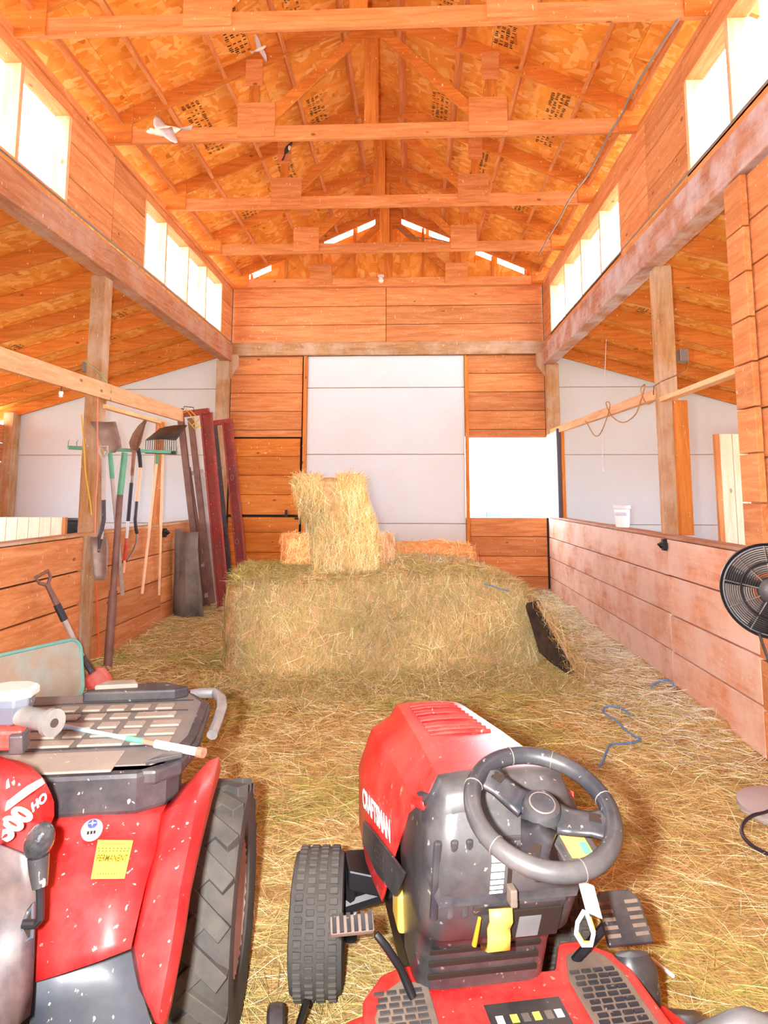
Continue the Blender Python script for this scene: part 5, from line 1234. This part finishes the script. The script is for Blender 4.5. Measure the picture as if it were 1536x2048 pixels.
pts = [P(1518, 1266, y=3.0), P(1526, 1290, y=3.0), P(1536, 1318, y=3.0), P(1550, 1370, y=3.0)]
MB().tube(pts, .006, 6).into(t).build('hanging_wire', M['black'], t)

# dark board leaning on the end of the huge bale
t = thing('leaning_board', 'charred black board leaning on the end of the huge bale', 'board', P(1140, 1350, z=.05))
A_, B_, C_, D_ = P(1050, 1212, y=5.30), P(1074, 1206, y=5.42), P(1158, 1366, z=.05), P(1078, 1305, z=.10)
D2 = P(1130, 1352, z=.04)
MB().prism([A_, B_, C_, D2, P(1078, 1305, y=5.28)], Vector((.02, .035, .02))).into(t).build('panel', plain('charred_board', S(34, 32, 34), .8, var=.4, nscale=14, dust=.35, dustcol=S(110, 92, 70)), t, .006)
MB().bar(lerp(A_, B_, .9)+Vector((.01, .02, .01)), C_+Vector((.02, .02, .02)), .022, .022).into(t).build('edge_strip', M['post_x'], t)
n = 500
q = rng.random(n); w_ = rng.normal(0, .07, n); base_ = np.array([list(lerp(B_, C_, float(k))) for k in q])
ribbons('clinging_hay', base_+np.stack([w_+.02, rng.normal(-.02, .03, n), np.abs(rng.normal(0, .03, n))], 1)-np.array(t.location), rng.normal(0, 1, (n, 3))+np.array([.5, -.2, -.9]), rng.uniform(.06, .2, n), rng.uniform(.002, .004, n), pick(HAYC, n), M['hay'], t)

# blue twine and a white stick on the floor
tw = plain('blue_twine', S(96, 140, 190), .7, var=.2)
def floor_pts(pp, up=.035): return [Vector((q.x, q.y, hz(q.x, q.y)+up)) for q in [P(px, py, z=.08) for px, py in pp]]
cord('blue_twine', 'long zigzag of blue baling twine beside the tractor wheel', floor_pts(((1262, 1424), (1240, 1412), (1214, 1410), (1206, 1417), (1212, 1423), (1234, 1434), (1248, 1450), (1266, 1464), (1281, 1471), (1270, 1478), (1246, 1483), (1222, 1487), (1214, 1500), (1206, 1520), (1198, 1532))), .007, tw, 'twine')
cord('blue_twine', 'short arc of blue baling twine near the plank wall', floor_pts(((1302, 1376), (1312, 1370), (1328, 1367), (1342, 1371), (1349, 1379))), .008, tw, 'twine')
o = MB().tube(floor_pts(((1302, 1907), (1347, 1940)), .03), .006, 8).build('white_stick', M['whitep']); tag(o, 'short white plastic stick lying on the hay', 'stick')
o = MB().tube([P(1018, 1182, y=5.38), P(1000, 1178, y=5.38), P(985, 1172, y=5.38), P(968, 1168, y=5.40)], .005, 6).build('bale_twine', tw, None); tag(o, 'pale blue twine stretched over the huge bale', 'twine')

# white jar on the stall wall
c = P(1245, 1052, x=XR+.065); c.z = 1.219
t = thing('white_jar', 'white plastic jar with a screw lid standing on the stall wall', 'jar', c)
MB().lathe([(0, 0), (.062, 0), (.068, .02), (.074, .17), (.074, .19), (0, .19)], None, 28).build('body', M['whitep'], t)
MB().lathe([(0, .20), (.03, .22), (.084, .218), (.086, .185), (.080, .18)], None, 28).build('lid', M['white'], t)
MB().lathe([(.0735, .115), (.0752, .12), (.0755, .145), (.0738, .15)], None, 28).build('print_band', plain('lilac_print', S(206, 200, 226), .5), t)

# plank hatches standing in the stalls
def hatch(lab, pl_, pr_2, zt_px, y, n, zlo, mat, edge):
    a, b = P(pl_, zt_px, y=y), P(pr_2, zt_px, y=y); t = thing('plank_hatch', lab, 'hatch', (a.x, y, zlo))
    w = (b.x-a.x)/n
    for k in range(n): MB().box(k*w+.003, (k+1)*w-.003, 0, .025, 0, a.z-zlo).build('plank', mat, t, .002)
    for z in (.12, a.z-zlo-.15): MB().box(0, b.x-a.x, .025, .05, z, z+.09).build('brace', M['frame_x'], t, .002)
    MB().box(*((-.045, .0) if edge < 0 else (b.x-a.x, b.x-a.x+.04)), -.004, .05, 0, a.z-zlo).build('edge_board', M['frame_z'], t, .002)
    return t
sunp = wood('pale_hatch_wood', S(238, 206, 168), S(250, 228, 198), S(253, 240, 220), 'z', var=.05)  # very pale tone puts sunlight into the colour of the hatch planks
hatch('plank hatch door coloured as if sunlit, swung open behind the fan', 1438, 1540, 868, 6.9, 4, 0.0, sunp, -1)
hatch('low plank hatch coloured as if sunlit, swung open in the tool stall', -120, 125, 1034, 7.6, 11, 0.0, sunp, 1)
t = thing('black_tub', 'black rubber tub behind the low plank hatch', 'tub', (P(133, 1060, y=7.9).x, 7.95, .95))
t.location.z = 0.0
MB().lathe([(0, 0), (.22, 0), (.25, .3), (.29, 1.10), (.30, 1.22), (.28, 1.22), (.27, 1.1), (.2, .1)], Matrix.Translation((-.12, 0, 0)), 32).build('body', M['black'], t)
MB().tube([Vector((-.12+.30*math.cos(2*math.pi*k/32), .30*math.sin(2*math.pi*k/32), 1.22)) for k in range(32)], .014, 8, True).build('rim', M['black'], t)

# birds
def bird(lab, c, hd, s, wing, tail):
    t = thing('bird', lab, 'bird', c, 0); R3 = Matrix.Rotation(hd[0], 3, 'Z') @ Matrix.Rotation(hd[1], 3, 'Y'); 
    V = lambda x, y, z: R3 @ (Vector((x, y, z))*s)
    secs = ((-1.1, .05, .04), (-.8, .22, .20), (-.2, .36, .34), (.35, .33, .33), (.7, .20, .22), (.85, .22, .23), (1.05, .20, .20), (1.2, .10, .10), (1.36, .02, .02))
    rows = [[V(x, w*math.cos(2*math.pi*k/10), h*math.sin(2*math.pi*k/10)+(.10 if x > .8 else 0)) for k in range(10)] for x, w, h in secs]
    MB().loft(rows, True, True, True).build('body', bmat, t)
    MB().tube([V(1.28, 0, .10), V(1.5, 0, .07)], [.06*s, .01*s], 8).build('beak', bk, t)
    for q in (-1, 1): MB().ball(V(1.1, q*.17, .17), .035*s, 8, 6).build('eye', M['dark'], t)
    for q, lift in ((-1, wing[0]), (1, wing[1])):
        rows = []
        for u, ch, sw in ((0, .75, 0), (.6, .72, .05), (1.2, .60, -.02), (1.8, .42, -.22), (2.3, .12, -.5)):
            y = q*(.25+u*math.cos(lift)); z = .12+u*math.sin(lift)
            rows.append([V(.45+sw-ch*k*1.3, y, z+.04*(1-k)*k*4) for k in (0, .33, .66, 1)])
        MB().loft(rows).build('wing', wmat, t, solid=.008*s)
    rows = [[V(x, w*k, 0) for k in (-1, -.4, .4, 1)] for x, w in ((-.95, .14), (-1.5, .26), (-1.95, .36))]
    MB().loft(rows).build('tail', wmat, t, solid=.006*s)
bmat = plain('bird_pale_belly', S(232, 222, 206), .8, var=.12); wmat = plain('bird_grey_wing', S(196, 186, 184), .8, var=.15); bk = plain('bird_beak', S(190, 120, 60), .5)
bird('pale bird flying with spread wings beneath the truss', P(330, 262, y=4.95), (math.radians(205), .35), .115, (.95, -.95), 0)
bird('smaller pale bird flying up near the roof sheets', P(520, 98, y=5.15), (math.radians(-20), -.1), .048, (1.1, -.5), 0)
t = thing('light_bulb', 'bare bulb in a lampholder under the gable end', 'bulb', P(762, 557, y=9.9))
MB().lathe([(.0, -.075), (.03, -.065), (.042, -.035), (.03, .0), (.02, .02)], None, 20).build('glass', M['whitep'], t); MB().lathe([(.022, .015), (.05, .02), (.05, .05), (.0, .05)], None, 16).build('lampholder', M['white'], t)

t = thing('perched_bird', 'small dark bird clinging beside a truss web', 'bird', P(570, 297, y=7.04))
dk = plain('bird_dark_plumage', S(58, 48, 44), .8, var=.2)
rows = [[Vector((w*math.cos(2*math.pi*k/10)+.012*q, w*.9*math.sin(2*math.pi*k/10), z)) for k in range(10)] for q, (z, w) in enumerate(((-.07, .006), (-.05, .018), (-.015, .030), (.02, .028), (.035, .020), (.05, .023), (.07, .014), (.078, .003)))]
MB().loft(rows, True, True, True).build('body', dk, t); MB().ball(Vector((.052, -.012, .0)), (.018, .016, .03)).build('breast', bmat, t)
MB().tube([Vector((.10, 0, .058)), Vector((.125, 0, .052))], [.006, .001], 6).build('beak', bk, t)
MB().prism([Vector((.0, .0, -.06)), Vector((.015, -.02, -.06)), Vector((-.02, -.012, -.15)), Vector((-.04, .008, -.14))], (.004, .006, .0)).build('tail', dk, t)
c = P(122, 788, x=XL+.03)
t = thing('wire_insulator', 'white plastic insulator hanging under the tool rail', 'insulator', c)
MB().lathe([(0, .02), (.016, .02), (.018, 0), (.012, -.01), (.018, -.022), (0, -.03)], None, 16).build('body', M['whitep'], t); MB().tube([(0, 0, .0), (0, 0, .075)], .004, 6).build('hook', M['blackmetal'], t)
q = P(985, 1034, z=-.06)
t = thing('water_trough', 'small dark trough on the yard outside the end wall window', 'trough', q)
tm = plain('trough_blue_grey', S(60, 70, 92), .7)
for b_ in ((-.45, .45, -.2, -.16, 0, .36), (-.45, .45, .16, .2, 0, .36), (-.45, -.41, -.2, .2, 0, .36), (.41, .45, -.2, .2, 0, .36)): MB().box(*b_).build('side', tm, t, .01)
MB().box(-.43, .43, -.18, .18, .04, .07).build('bottom', tm, t)
